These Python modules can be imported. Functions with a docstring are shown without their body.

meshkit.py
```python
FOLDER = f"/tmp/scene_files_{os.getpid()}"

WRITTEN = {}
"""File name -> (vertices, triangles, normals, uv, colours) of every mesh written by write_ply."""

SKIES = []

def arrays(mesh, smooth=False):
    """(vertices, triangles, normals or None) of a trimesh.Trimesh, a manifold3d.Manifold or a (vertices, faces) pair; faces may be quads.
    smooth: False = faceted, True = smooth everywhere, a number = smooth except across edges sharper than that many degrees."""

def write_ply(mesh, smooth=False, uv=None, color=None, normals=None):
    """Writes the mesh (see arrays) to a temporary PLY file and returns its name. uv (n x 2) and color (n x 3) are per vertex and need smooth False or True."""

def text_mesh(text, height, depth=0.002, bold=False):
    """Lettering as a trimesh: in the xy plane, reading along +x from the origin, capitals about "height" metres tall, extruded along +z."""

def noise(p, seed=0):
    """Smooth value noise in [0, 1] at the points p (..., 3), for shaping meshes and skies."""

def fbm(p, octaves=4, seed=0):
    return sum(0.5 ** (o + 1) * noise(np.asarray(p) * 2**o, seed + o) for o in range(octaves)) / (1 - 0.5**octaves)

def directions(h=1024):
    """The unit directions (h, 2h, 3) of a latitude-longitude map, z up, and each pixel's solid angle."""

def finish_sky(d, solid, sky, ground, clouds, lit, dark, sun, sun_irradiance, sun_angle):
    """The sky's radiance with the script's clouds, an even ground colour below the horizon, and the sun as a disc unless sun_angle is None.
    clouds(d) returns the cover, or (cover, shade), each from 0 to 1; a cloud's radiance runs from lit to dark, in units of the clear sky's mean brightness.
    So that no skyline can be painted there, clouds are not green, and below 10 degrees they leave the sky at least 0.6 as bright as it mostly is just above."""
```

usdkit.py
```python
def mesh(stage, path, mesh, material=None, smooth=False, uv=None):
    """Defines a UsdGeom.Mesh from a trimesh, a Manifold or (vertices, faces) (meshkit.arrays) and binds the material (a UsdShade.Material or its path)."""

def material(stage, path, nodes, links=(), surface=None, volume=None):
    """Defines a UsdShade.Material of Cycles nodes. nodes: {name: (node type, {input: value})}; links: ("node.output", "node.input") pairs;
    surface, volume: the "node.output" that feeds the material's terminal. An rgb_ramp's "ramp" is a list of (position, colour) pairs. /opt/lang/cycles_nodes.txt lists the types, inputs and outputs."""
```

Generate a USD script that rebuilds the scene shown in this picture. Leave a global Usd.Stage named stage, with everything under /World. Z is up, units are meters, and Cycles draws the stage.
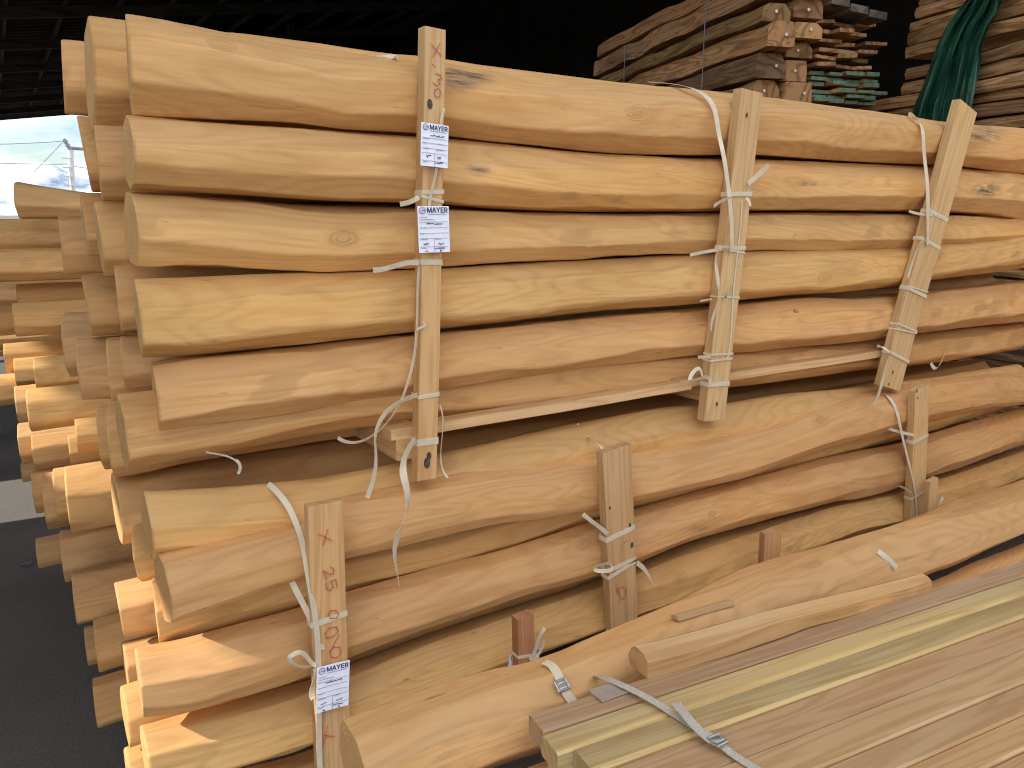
import math, random
import numpy as np, trimesh, shapely.geometry as sg
import usdkit, meshkit
from pxr import Usd, UsdGeom, UsdLux, UsdShade, Gf, Sdf, Vt
from scipy.interpolate import PchipInterpolator, CubicSpline

rng = np.random.default_rng(7)
stage = Usd.Stage.CreateInMemory()
UsdGeom.SetStageUpAxis(stage, 'Z'); UsdGeom.SetStageMetersPerUnit(stage, 1.0)
UsdGeom.Xform.Define(stage, '/World'); UsdGeom.Scope.Define(stage, '/World/Looks')

# ---------------------------------------------------------------- camera, sky, sun, exposure
FPX, AZ, PIT, EYE = 769.0, math.radians(33.5), math.atan(169 / 769.0), 1.65
EXPOSURE = 1.32
SUN_DIR = np.array([-0.775, 0.08, 0.62]); SUN_DIR /= np.linalg.norm(SUN_DIR)
SUN_I, SKY_I = 0.66, 0.07
CLOUD = (15.0, 15.1, 15.4)
FH = np.array([math.sin(AZ), math.cos(AZ), 0.0]); RT = np.array([math.cos(AZ), -math.sin(AZ), 0.0]); ZZ = np.array([0, 0, 1.0])
FW = FH * math.cos(PIT) - ZZ * math.sin(PIT); UP = FH * math.sin(PIT) + ZZ * math.cos(PIT); CAM = np.array([0, 0, EYE])
cam = UsdGeom.Camera.Define(stage, '/World/camera')
m = np.eye(4); m[0, :3], m[1, :3], m[2, :3], m[3, :3] = RT, UP, -FW, CAM
cam.AddTransformOp().Set(Gf.Matrix4d(*m.ravel().tolist()))
cam.CreateHorizontalApertureAttr(36.0); cam.CreateVerticalApertureAttr(27.0); cam.CreateFocalLengthAttr(FPX / 1024 * 36)
cam.CreateClippingRangeAttr(Gf.Vec2f(0.05, 60000)); cam.CreateExposureAttr(EXPOSURE)

SKYM = usdkit.material(stage, '/World/Looks/sky', {
    's': ('sky_texture', {'sky_type': 'single_scattering', 'sun_disc': False, 'sun_elevation': float(math.asin(SUN_DIR[2])),
                          'sun_rotation': float(math.atan2(SUN_DIR[0], SUN_DIR[1])), 'altitude': 600.0, 'air_density': 1.0, 'aerosol_density': 1.0}),
    'tc': ('texture_coordinate', {}), 'mp': ('mapping', {'location': (11.3, 33.7, 22.1), 'scale': (1.0, 1.0, 1.6)}), 'nz': ('noise_texture', {'scale': 2.0, 'detail': 7.0, 'roughness': 0.6, 'distortion': 0.6}),
    'cv': ('map_range', {'from_min': 0.42, 'from_max': 0.58, 'to_min': 0.0, 'to_max': 0.95, 'clamp': True}),     # cloud out of view overhead, placed to light the wood from above
    'mx': ('mix_color', {'b': CLOUD, 'use_clamp': False}),
    'b': ('background_shader', {'strength': SKY_I})}, [('tc.generated', 'mp.vector'), ('mp.vector', 'nz.vector'), ('nz.fac', 'cv.value'), ('cv.result', 'mx.fac'), ('s.color', 'mx.a'), ('mx.result', 'b.color')], surface='b.background')
dome = UsdLux.DomeLight.Define(stage, '/World/sky')
UsdShade.MaterialBindingAPI.Apply(dome.GetPrim()).Bind(SKYM)
dome.GetPrim().SetCustomDataByKey('kind', 'structure')
sun = UsdLux.DistantLight.Define(stage, '/World/sun')
sun.CreateIntensityAttr(SUN_I); sun.CreateAngleAttr(0.5); sun.CreateNormalizeAttr(True); sun.CreateColorAttr(Gf.Vec3f(1.0, 0.95, 0.87))
zax = SUN_DIR; xax = np.cross(ZZ, zax); xax /= np.linalg.norm(xax); yax = np.cross(zax, xax)
m = np.eye(4); m[0, :3], m[1, :3], m[2, :3] = xax, yax, zax
sun.AddTransformOp().Set(Gf.Matrix4d(*m.ravel().tolist()))

# ---------------------------------------------------------------- measuring helpers (survey of the place from the photograph)
def ray(x, y): return FW + RT * ((x - 512) / FPX) + UP * ((384 - y) / FPX)
def atY(x, y, Y): d = ray(x, y); return CAM + d * (Y / d[1])
def atZ(x, y, z): d = ray(x, y); return CAM + d * ((z - EYE) / d[2])
def proj(p):
    q = np.asarray(p, float) - CAM; dd = q @ FW
    return 512 + FPX * (q @ RT) / dd, 384 - FPX * (q @ UP) / dd
def circ(x, t, b, Yf):
    dt, db, d = ray(x, t), ray(x, b), ray(x, (t + b) / 2)
    a, c = math.atan2(dt[2], dt[1]), math.atan2(db[2], db[1])
    th, de = (a + c) / 2, (a - c) / 2
    r = Yf * math.sin(de) / (math.cos(th) - math.sin(de)); Yc = Yf + r
    return Yc * d[0] / d[1], EYE + Yc * math.tan(th), r

# ---------------------------------------------------------------- scene-writing helpers
taken = {}
def path_for(name, parent):
    base = ('/World/' if parent is None else str(parent.GetPath()) + '/') + name
    k = taken.get(base, -1) + 1; taken[base] = k
    return base if k == 0 else f'{base}_{k:03d}'
def tag(p, label=None, cat=None, group=None, kind=None):
    for k, v in (('label', label), ('category', cat), ('group', group), ('kind', kind)):
        if v: p.SetCustomDataByKey(k, v)
    return p
def thing(name, label, cat, loc=(0, 0, 0), group=None, kind=None):
    x = UsdGeom.Xform.Define(stage, path_for(name, None)); x.AddTranslateOp().Set(Gf.Vec3d(*map(float, loc)))
    return tag(x.GetPrim(), label, cat, group, kind)
def origin(prim):
    p, o = prim, np.zeros(3)
    while p and str(p.GetPath()) not in ('/', '/World'):
        a = p.GetAttribute('xformOp:translate').Get()
        if a is not None: o += np.array(a)
        p = p.GetParent()
    return o
def mesh(name, v, f, mat, parent=None, smooth=False, prim=None):
    """v in world coordinates; prim: {primvar: per-vertex values}."""
    v = np.asarray(v, float)
    f = np.asarray(f, int)
    if f.shape[1] == 4: f = np.vstack([f[:, [0, 1, 2]], f[:, [0, 2, 3]]])
    n = meshkit.arrays((v, f), True)[2] if smooth is True else None
    if parent is not None: v = v - origin(parent)
    M = UsdGeom.Mesh.Define(stage, path_for(name, parent))
    M.CreatePointsAttr(Vt.Vec3fArray.FromNumpy(v.astype(np.float32)))
    M.CreateFaceVertexCountsAttr(Vt.IntArray.FromNumpy(np.full(len(f), 3, np.int32)))
    M.CreateFaceVertexIndicesAttr(Vt.IntArray.FromNumpy(f.astype(np.int32).ravel()))
    M.CreateSubdivisionSchemeAttr('none'); M.CreateDoubleSidedAttr(True)
    if n is not None:
        M.CreateNormalsAttr(Vt.Vec3fArray.FromNumpy(n.astype(np.float32))); M.SetNormalsInterpolation('vertex')
    for k, a in (prim or {}).items():
        a = np.asarray(a, np.float32)
        if a.ndim == 1: UsdGeom.PrimvarsAPI(M).CreatePrimvar(k, Sdf.ValueTypeNames.FloatArray, 'vertex').Set(Vt.FloatArray.FromNumpy(a))
        else: UsdGeom.PrimvarsAPI(M).CreatePrimvar(k, Sdf.ValueTypeNames.Color3fArray if k == 'tone' else Sdf.ValueTypeNames.Vector3fArray, 'vertex').Set(Vt.Vec3fArray.FromNumpy(a))
    UsdShade.MaterialBindingAPI.Apply(M.GetPrim()).Bind(mat)
    return M.GetPrim()
def tmesh(name, tm, mat, parent=None, smooth=False):
    if smooth and smooth is not True:
        tm = trimesh.graph.smooth_shade(tm, angle=math.radians(smooth), facet_minarea=None); smooth = True
    return mesh(name, tm.vertices, tm.faces, mat, parent, smooth)
cat3 = trimesh.util.concatenate

# ---------------------------------------------------------------- materials
L = '/World/Looks/'
def wood(name, fibre=(5, 130, 130), ring=(0.9, 5.5, 5.5), ringfreq=125, contrast=0.23, rough=0.62, dark=(0.70, 0.53, 0.37), bump=0.35, fleck=0.755, blot=0.82, tool=0.35):
    """Wood whose grain follows the piece: the mesh carries grain coordinates (u along it), its own tone and any stain."""
    n = {'g': ('attribute', {'attribute': 'grain'}), 't': ('attribute', {'attribute': 'tone'}), 'st': ('attribute', {'attribute': 'stain'}),
         'm1': ('mapping', {'scale': ring}), 'n1': ('noise_texture', {'scale': 1.0, 'detail': 2.5, 'roughness': 0.45, 'distortion': 0.35}),
         'mul': ('math', {'math_type': 'multiply', 'value2': float(ringfreq)}), 'sn': ('math', {'math_type': 'sine'}),
         'rr': ('map_range', {'from_min': -0.2, 'from_max': 1.0, 'to_min': 0.0, 'to_max': contrast, 'clamp': True}),
         'm2': ('mapping', {'scale': fibre}), 'n2': ('noise_texture', {'scale': 1.0, 'detail': 3.0, 'roughness': 0.6}),
         'f2': ('map_range', {'from_min': 0.3, 'from_max': 0.75, 'to_min': 0.0, 'to_max': 0.20, 'clamp': True}),
         'm3': ('mapping', {'scale': (0.9, 3.4, 3.4)}), 'n3': ('noise_texture', {'scale': 1.0, 'detail': 3.0, 'roughness': 0.55}),
         'bl': ('rgb_ramp', {'ramp': [(0.28, (blot * 1.02, blot * 0.95, blot * 0.86)), (0.5, (1, 1, 1)), (0.72, (1.08, 1.0, 0.86))]}),
         'm4': ('mapping', {'scale': (14, 75, 75)}), 'n4': ('noise_texture', {'scale': 1.0, 'detail': 1.5, 'roughness': 0.5}),
         'fl': ('map_range', {'from_min': fleck - 0.035, 'from_max': fleck + 0.06, 'to_min': 0.0, 'to_max': 0.55, 'clamp': True}),
         'c1': ('mix_color', {'blend_type': 'multiply', 'fac': 1.0, 'use_clamp': False}),
         'c2': ('mix_color', {'blend_type': 'multiply', 'b': dark}), 'c3': ('mix_color', {'blend_type': 'multiply', 'b': (0.55, 0.45, 0.36)}),
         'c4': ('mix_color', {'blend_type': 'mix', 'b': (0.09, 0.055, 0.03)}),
         'n5': ('noise_texture', {'scale': 1.0, 'detail': 4.0, 'roughness': 0.65}), 'm5': ('mapping', {'scale': (9, 60, 60)}),
         's5': ('map_range', {'from_min': 0.38, 'from_max': 0.62, 'to_min': 0.0, 'to_max': 1.0, 'clamp': True}),
         'sx': ('math', {'math_type': 'multiply', 'use_clamp': True}),
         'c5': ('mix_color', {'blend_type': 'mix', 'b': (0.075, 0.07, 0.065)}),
         'ad': ('math', {'math_type': 'multiply_add', 'value2': 0.5}),
         'm6': ('mapping', {'scale': (7, 24, 24)}), 'n6': ('noise_texture', {'scale': 1.0, 'detail': 2.0, 'roughness': 0.5}), 'b2': ('bump', {'strength': tool, 'distance': 0.012}),
         'bp': ('bump', {'strength': bump, 'distance': 0.004}),
         'p': ('principled_bsdf', {'roughness': rough, 'specular_ior_level': 0.3})}
    l = [('g.vector', 'm1.vector'), ('m1.vector', 'n1.vector'), ('n1.fac', 'mul.value1'), ('mul.value', 'sn.value1'), ('sn.value', 'rr.value'),
         ('g.vector', 'm2.vector'), ('m2.vector', 'n2.vector'), ('n2.fac', 'f2.value'), ('g.vector', 'm3.vector'), ('m3.vector', 'n3.vector'), ('n3.fac', 'bl.fac'),
         ('g.vector', 'm4.vector'), ('m4.vector', 'n4.vector'), ('n4.fac', 'fl.value'),
         ('t.color', 'c1.a'), ('bl.color', 'c1.b'), ('c1.result', 'c2.a'), ('rr.result', 'c2.fac'), ('c2.result', 'c3.a'), ('f2.result', 'c3.fac'), ('c3.result', 'c4.a'), ('fl.result', 'c4.fac'),
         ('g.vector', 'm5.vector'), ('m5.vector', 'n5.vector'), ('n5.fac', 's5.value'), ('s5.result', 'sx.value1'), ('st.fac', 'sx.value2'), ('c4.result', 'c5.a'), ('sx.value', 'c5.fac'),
         ('n2.fac', 'ad.value1'), ('n1.fac', 'ad.value3'), ('ad.value', 'bp.height'), ('g.vector', 'm6.vector'), ('m6.vector', 'n6.vector'), ('n6.fac', 'b2.height'), ('b2.normal', 'bp.normal'), ('bp.normal', 'p.normal'), ('c5.result', 'p.base_color')]
    return usdkit.material(stage, L + name, n, l, surface='p.BSDF')
ROUND = wood('peeled_wood', fleck=0.765)
SAWN = wood('sawn_wood', fibre=(4, 220, 220), ring=(0.7, 13, 13), ringfreq=80, contrast=0.42, fleck=0.80, bump=0.25, blot=0.85, rough=0.66, tool=0.08)
OLD = wood('weathered_wood', fibre=(3, 90, 90), ring=(0.7, 9, 9), ringfreq=70, contrast=0.75, fleck=0.66, bump=0.9, blot=0.45, rough=0.85, dark=(0.42, 0.34, 0.27), tool=0.9)
n = {'g': ('attribute', {'attribute': 'grain'}), 't': ('attribute', {'attribute': 'tone'}), 'xyz': ('separate_xyz', {}), 'nz': ('noise_texture', {'scale': 22.0, 'detail': 3.0}),
     'nb': ('noise_texture', {'scale': 300.0, 'detail': 2.0}), 'mm': ('math', {'math_type': 'multiply', 'value2': 620.0}), 'ma': ('math', {'math_type': 'multiply_add', 'value2': 9.0}),
     'sn': ('math', {'math_type': 'sine'}), 'rr': ('map_range', {'from_min': -1.0, 'from_max': 1.0, 'to_min': 0.0, 'to_max': 0.30, 'clamp': True}),
     'c1': ('mix_color', {'blend_type': 'multiply', 'b': (0.60, 0.46, 0.32)}), 'nr': ('map_range', {'from_min': 0.3, 'from_max': 0.7, 'to_min': 0.0, 'to_max': 0.4, 'clamp': True}),
     'c2': ('mix_color', {'blend_type': 'multiply', 'b': (0.72, 0.62, 0.52)}), 'bp': ('bump', {'strength': 0.3, 'distance': 0.003}), 'p': ('principled_bsdf', {'roughness': 0.75, 'specular_ior_level': 0.2})}
ENDG = usdkit.material(stage, L + 'end_grain', n, [('g.vector', 'xyz.vector'), ('xyz.x', 'mm.value1'), ('g.vector', 'nz.vector'), ('nz.fac', 'ma.value1'), ('mm.value', 'ma.value3'), ('ma.value', 'sn.value1'),
     ('sn.value', 'rr.value'), ('t.color', 'c1.a'), ('rr.result', 'c1.fac'), ('g.vector', 'nb.vector'), ('nz.fac', 'nr.value'), ('c1.result', 'c2.a'), ('nr.result', 'c2.fac'), ('nb.fac', 'bp.height'), ('bp.normal', 'p.normal'), ('c2.result', 'p.base_color')], surface='p.BSDF')
def plain(name, col, rough=0.5, metal=0.0, noise=None, amt=0.25, bump=0.0, spec=0.5, scale=(1, 1, 1), transl=0.0):
    n = {'p': ('principled_bsdf', {'base_color': col, 'roughness': rough, 'metallic': metal, 'specular_ior_level': spec})}; l = []; out = 'p.BSDF'
    if noise:
        n.update({'g': ('geometry', {}), 'mp': ('mapping', {'scale': scale}), 'n': ('noise_texture', {'scale': float(noise), 'detail': 5.0, 'roughness': 0.6}),
                  'r': ('rgb_ramp', {'ramp': [(0.3, tuple(c * (1 - amt) for c in col)), (0.7, tuple(min(1, c * (1 + amt)) for c in col))]})})
        l += [('g.position', 'mp.vector'), ('mp.vector', 'n.vector'), ('n.fac', 'r.fac'), ('r.color', 'p.base_color')]
        if bump: n['bp'] = ('bump', {'strength': bump, 'distance': 0.01}); l += [('n.fac', 'bp.height'), ('bp.normal', 'p.normal')]
    if transl:
        n.update({'tr': ('translucent_bsdf', {'color': col}), 'mx': ('mix_closure', {'fac': transl})}); l += [('p.BSDF', 'mx.closure1'), ('tr.BSDF', 'mx.closure2')]; out = 'mx.closure'
    return usdkit.material(stage, L + name, n, l, surface=out)
BAND = plain('white_packing_band', (0.88, 0.80, 0.62), 0.35, noise=40, amt=0.08, transl=0.25)
WEB = plain('grey_woven_strap', (0.52, 0.48, 0.41), 0.6, noise=300, amt=0.25, bump=0.3)
STEEL = plain('zinc_buckle', (0.55, 0.55, 0.54), 0.32, 1.0)
PAPER = plain('white_paper', (0.80, 0.81, 0.90), 0.45, noise=30, amt=0.03)
INKB = plain('navy_ink', (0.03, 0.035, 0.12), 0.6)
INKG = plain('grey_ink', (0.27, 0.28, 0.40), 0.6)
REDP = plain('red_crayon', (0.55, 0.13, 0.07), 0.8, noise=400, amt=0.4)
CARD = plain('grey_brown_card', (0.36, 0.28, 0.22), 0.8, noise=60, amt=0.12)
GREENP = plain('green_end_paint', (0.12, 0.21, 0.135), 0.7, noise=25, amt=0.4)
TARP = plain('green_plastic_sheet', (0.016, 0.085, 0.050), 0.33, noise=4, amt=0.4, spec=0.6)
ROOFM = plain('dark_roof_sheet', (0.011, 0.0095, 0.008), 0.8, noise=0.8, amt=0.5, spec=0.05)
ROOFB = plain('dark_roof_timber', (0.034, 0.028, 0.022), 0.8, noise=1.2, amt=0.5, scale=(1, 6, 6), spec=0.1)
NAILM = plain('pale_end_plate', (0.7, 0.68, 0.62), 0.5)
POLEM = plain('grey_mast', (0.50, 0.50, 0.50), 0.6)
WIREM = plain('dark_wire', (0.18, 0.2, 0.23), 0.6)
KNOTM = plain('grey_knot', (0.30, 0.19, 0.10), 0.7, noise=120, amt=0.5)
STONE = plain('dark_stone', (0.12, 0.11, 0.10), 0.9, noise=60, amt=0.4)
g = {'g': ('geometry', {}), 'n1': ('noise_texture', {'scale': 0.35, 'detail': 6.0, 'roughness': 0.6}), 'n2': ('noise_texture', {'scale': 120.0, 'detail': 3.0, 'roughness': 0.7}),
     'r1': ('rgb_ramp', {'ramp': [(0.3, (0.125, 0.116, 0.105)), (0.7, (0.190, 0.178, 0.164))]}), 'r2': ('rgb_ramp', {'ramp': [(0.35, (0.7, 0.7, 0.7)), (0.7, (1.35, 1.32, 1.28))]}),
     'c': ('mix_color', {'blend_type': 'multiply', 'fac': 1.0, 'use_clamp': False}), 'bp': ('bump', {'strength': 0.6, 'distance': 0.006}), 'p': ('principled_bsdf', {'roughness': 0.9, 'specular_ior_level': 0.25})}
ASPH = usdkit.material(stage, L + 'asphalt', g, [('g.position', 'n1.vector'), ('g.position', 'n2.vector'), ('n1.fac', 'r1.fac'), ('n2.fac', 'r2.fac'), ('r1.color', 'c.a'), ('r2.color', 'c.b'),
     ('n2.fac', 'bp.height'), ('bp.normal', 'p.normal'), ('c.result', 'p.base_color')], surface='p.BSDF')
g = {'g': ('geometry', {}), 'm': ('mapping', {'scale': (0.0016, 0.0016, 0.0026)}), 'n1': ('noise_texture', {'scale': 1.0, 'detail': 8.0, 'roughness': 0.62}),
     'r': ('rgb_ramp', {'ramp': [(0.38, (0.14, 0.18, 0.27)), (0.50, (0.45, 0.51, 0.60)), (0.60, (0.82, 0.82, 0.82))]}), 'bp': ('bump', {'strength': 0.7, 'distance': 90.0}), 'p': ('principled_bsdf', {'roughness': 0.9, 'specular_ior_level': 0.1})}  # blue of haze and shade put into the rock colour
SNOW = usdkit.material(stage, L + 'snowy_rock', g, [('g.position', 'm.vector'), ('m.vector', 'n1.vector'), ('n1.fac', 'r.fac'), ('n1.fac', 'bp.height'), ('bp.normal', 'p.normal'), ('r.color', 'p.base_color')], surface='p.BSDF')

# ---------------------------------------------------------------- ground and mountains
def sheet(x0, x1, y0, y1, z): return np.array([[x0, y0, z], [x1, y0, z], [x1, y1, z], [x0, y1, z]], float), np.array([[0, 1, 2], [0, 2, 3]])
tag(mesh('ground', *sheet(-9000, 9000, -9000, 9000, 0), ASPH), 'dark asphalt yard beside the log stacks, sunlit beyond the shade', 'ground', kind='structure')
na, nr = 150, 26
az = np.radians(np.linspace(-40, 45, na)); rr = np.linspace(6800, 8600, nr)
A_, R_ = np.meshgrid(az, rr, indexing='ij')
mx, my = R_ * np.sin(A_), R_ * np.cos(A_)
crest = 1 - np.abs((R_ - 7700) / 900)
nz = meshkit.fbm(np.stack([mx / 900, my / 900, 0 * mx], -1), 6, 3)
env = 0.72 + 0.55 * (meshkit.fbm(np.stack([np.degrees(A_) / 5.0, 0 * mx, 0 * mx + 3], -1), 4, 11) - 0.5) + 0.24 * np.exp(-((np.degrees(A_) - 2.6) / 1.9) ** 2)
mz = np.clip(crest, 0, 1) ** 0.9 * env * 400 * (0.55 + 0.9 * nz) - 5
idx = np.arange(na * nr).reshape(na, nr)
q = np.stack([idx[:-1, :-1], idx[1:, :-1], idx[1:, 1:], idx[:-1, 1:]], -1).reshape(-1, 4)
tag(mesh('mountains', np.stack([mx, my, mz], -1).reshape(-1, 3), q, SNOW, smooth=True), 'snow covered mountain ridge far beyond the yard', 'mountain', kind='structure')

# ---------------------------------------------------------------- boxes and boards with grain
gseed = [0]
def grain_off():
    gseed[0] += 1
    return np.array([gseed[0] * 7.31 % 50, gseed[0] * 3.77 % 31, gseed[0] * 5.13 % 37])
def prism_along(P0, u, a, b, profile, length, tone, name, mat, parent, n=10, wob=0.0, ends=None, tones=None, seed=0, taper=None, grainrot=False):
    """A profile (list of (s,t) in the a,b axes) run along u from P0. tones: per profile point tone. Each profile edge gets its own vertices (flat across, crisp edges)."""
    P0, u, a, b = (np.asarray(k, float) for k in (P0, u, a, b)); k = len(profile); pr = np.asarray(profile, float)
    c = pr.mean(0); s = np.linspace(0, length, n)
    nv = meshkit.noise(np.stack([s * 3 + seed * 9.1, s * 0 + seed, s * 0], -1)) - 0.5
    nw = meshkit.noise(np.stack([s * 3 + seed * 5.7, s * 0 + seed + 7, s * 0], -1)) - 0.5
    vs, fs, gr, tn = [], [], [], []
    off = grain_off(); tone = np.asarray(tone, float)
    tp = np.linspace(1, taper or 1, n)[:, None, None]
    V = P0 + s[:, None, None] * u + tp * (pr[None, :, 0, None] * a + pr[None, :, 1, None] * b) + wob * (nv[:, None, None] * a + nw[:, None, None] * b)
    ps = meshkit.noise(np.stack([np.repeat(s[:, None] * 9, k, 1) + seed, np.repeat(np.arange(k)[None] * 5.3, n, 0), 0 * V[..., 0]], -1)) - 0.5
    V = V + (wob * 0.5 * ps)[..., None] * (pr - c)[None, :, 0:1] / (np.abs(pr - c).max() + 1e-9) * a
    G = np.stack([np.repeat(s[:, None], k, 1), np.repeat(pr[None, :, 0], n, 0), np.repeat(pr[None, :, 1], n, 0)], -1) + off
    T = np.repeat((np.tile(tone, (k, 1)) if tones is None else np.asarray(tones, float))[None], n, 0)
    base = 0
    for e in range(k):
        j = (e + 1) % k
        vs.append(np.stack([V[:, e], V[:, j]], 1).reshape(-1, 3)); gr.append(np.stack([G[:, e], G[:, j]], 1).reshape(-1, 3)); tn.append(np.stack([T[:, e], T[:, e] if tones is None else T[:, e]], 1).reshape(-1, 3))
        i = np.arange(n - 1) * 2 + base
        fs.append(np.stack([i, i + 2, i + 3, i + 1], -1)); base += 2 * n
    F = np.vstack(fs); F = np.vstack([F[:, [0, 1, 2]], F[:, [0, 2, 3]]])
    poly = sg.Polygon(pr)
    tv, tf = trimesh.creation.triangulate_polygon(poly, engine='earcut') if not poly.equals(poly.convex_hull) else (pr, np.array([[0, i, i + 1] for i in range(1, k - 1)]))
    for row, flip in ((0, 1), (n - 1, 0)):
        if len(tv) == k: vv = V[row]
        else: vv = P0 + s[row] * u + tv[:, 0:1] * a + tv[:, 1:2] * b
        vs.append(vv); gg = np.stack([np.full(len(vv), 0.0), tv[:, 0] * .3, tv[:, 1] * .3], -1) + off; gr.append(gg); tn.append(np.tile(tone * 0.93, (len(vv), 1)))
        F = np.vstack([F, (tf[:, ::-1] if flip else tf) + base]); base += len(vv)
    v = np.vstack(vs)
    return mesh(name, v, F, mat, parent, False, {'grain': np.vstack(gr), 'tone': np.vstack(tn), 'stain': np.zeros(len(v))})
def rect(w, h, c=0.002): return [(c, 0), (w - c, 0), (w, c), (w, h - c), (w - c, h), (c, h), (0, h - c), (0, c)]
X_, Y_ = np.array([1.0, 0, 0]), np.array([0, 1.0, 0])

# ---------------------------------------------------------------- logs
LOGS = {}
class Log: pass
def fit_log(ctrl, Yf, xend=4.35, extra=None):
    """Axis and radius along x of a lying log from where its outline stands in the survey; ctrl (px, top, bottom) from left end to right."""
    pts = [circ(*c, Yf) for c in ctrl]
    d = ray(ctrl[0][0], (ctrl[0][1] + ctrl[0][2]) / 2)
    x0 = Yf * d[0] / d[1]
    xs = [p[0] for p in pts]; zs = [p[1] for p in pts]; rs = [p[2] for p in pts]
    xs[0] = x0
    if xend is None: xend = xs[-1]
    elif xs[-1] < xend:
        k = max(len(xs) - 2, 0)
        sl = 0.0 if len(xs) < 2 else np.clip((zs[-1] - zs[k]) / (xs[-1] - xs[k]), -0.03, 0.03)
        xs.append(xend); zs.append(zs[-1] + sl * (xend - xs[-2])); rs.append(rs[-1] * (0.96 if len(rs) > 1 else 0.9))
    g = Log(); g.x0, g.x1, g.Yf = xs[0], xend, Yf
    g.z, g.r = PchipInterpolator(xs, zs, extrapolate=True), PchipInterpolator(xs, rs, extrapolate=True)
    return g
def hit(lg, x, y, off=0.002):
    """Point where the line of sight meets the front of a log (its mean cylinder)."""
    d = ray(x, y); X = lg.Yf * d[0] / d[1]
    for _ in range(4):
        zc, r = float(lg.z(X)), float(lg.r(X)) + off; Yc = lg.Yf + r - off
        A = d[1] ** 2 + d[2] ** 2; B = -2 * (Yc * d[1] + (zc - EYE) * d[2]); C = Yc ** 2 + (zc - EYE) ** 2 - r * r
        D = max(B * B - 4 * A * C, 0); t = (-B - math.sqrt(D)) / (2 * A); X = t * d[0]
    return CAM + d * t
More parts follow.
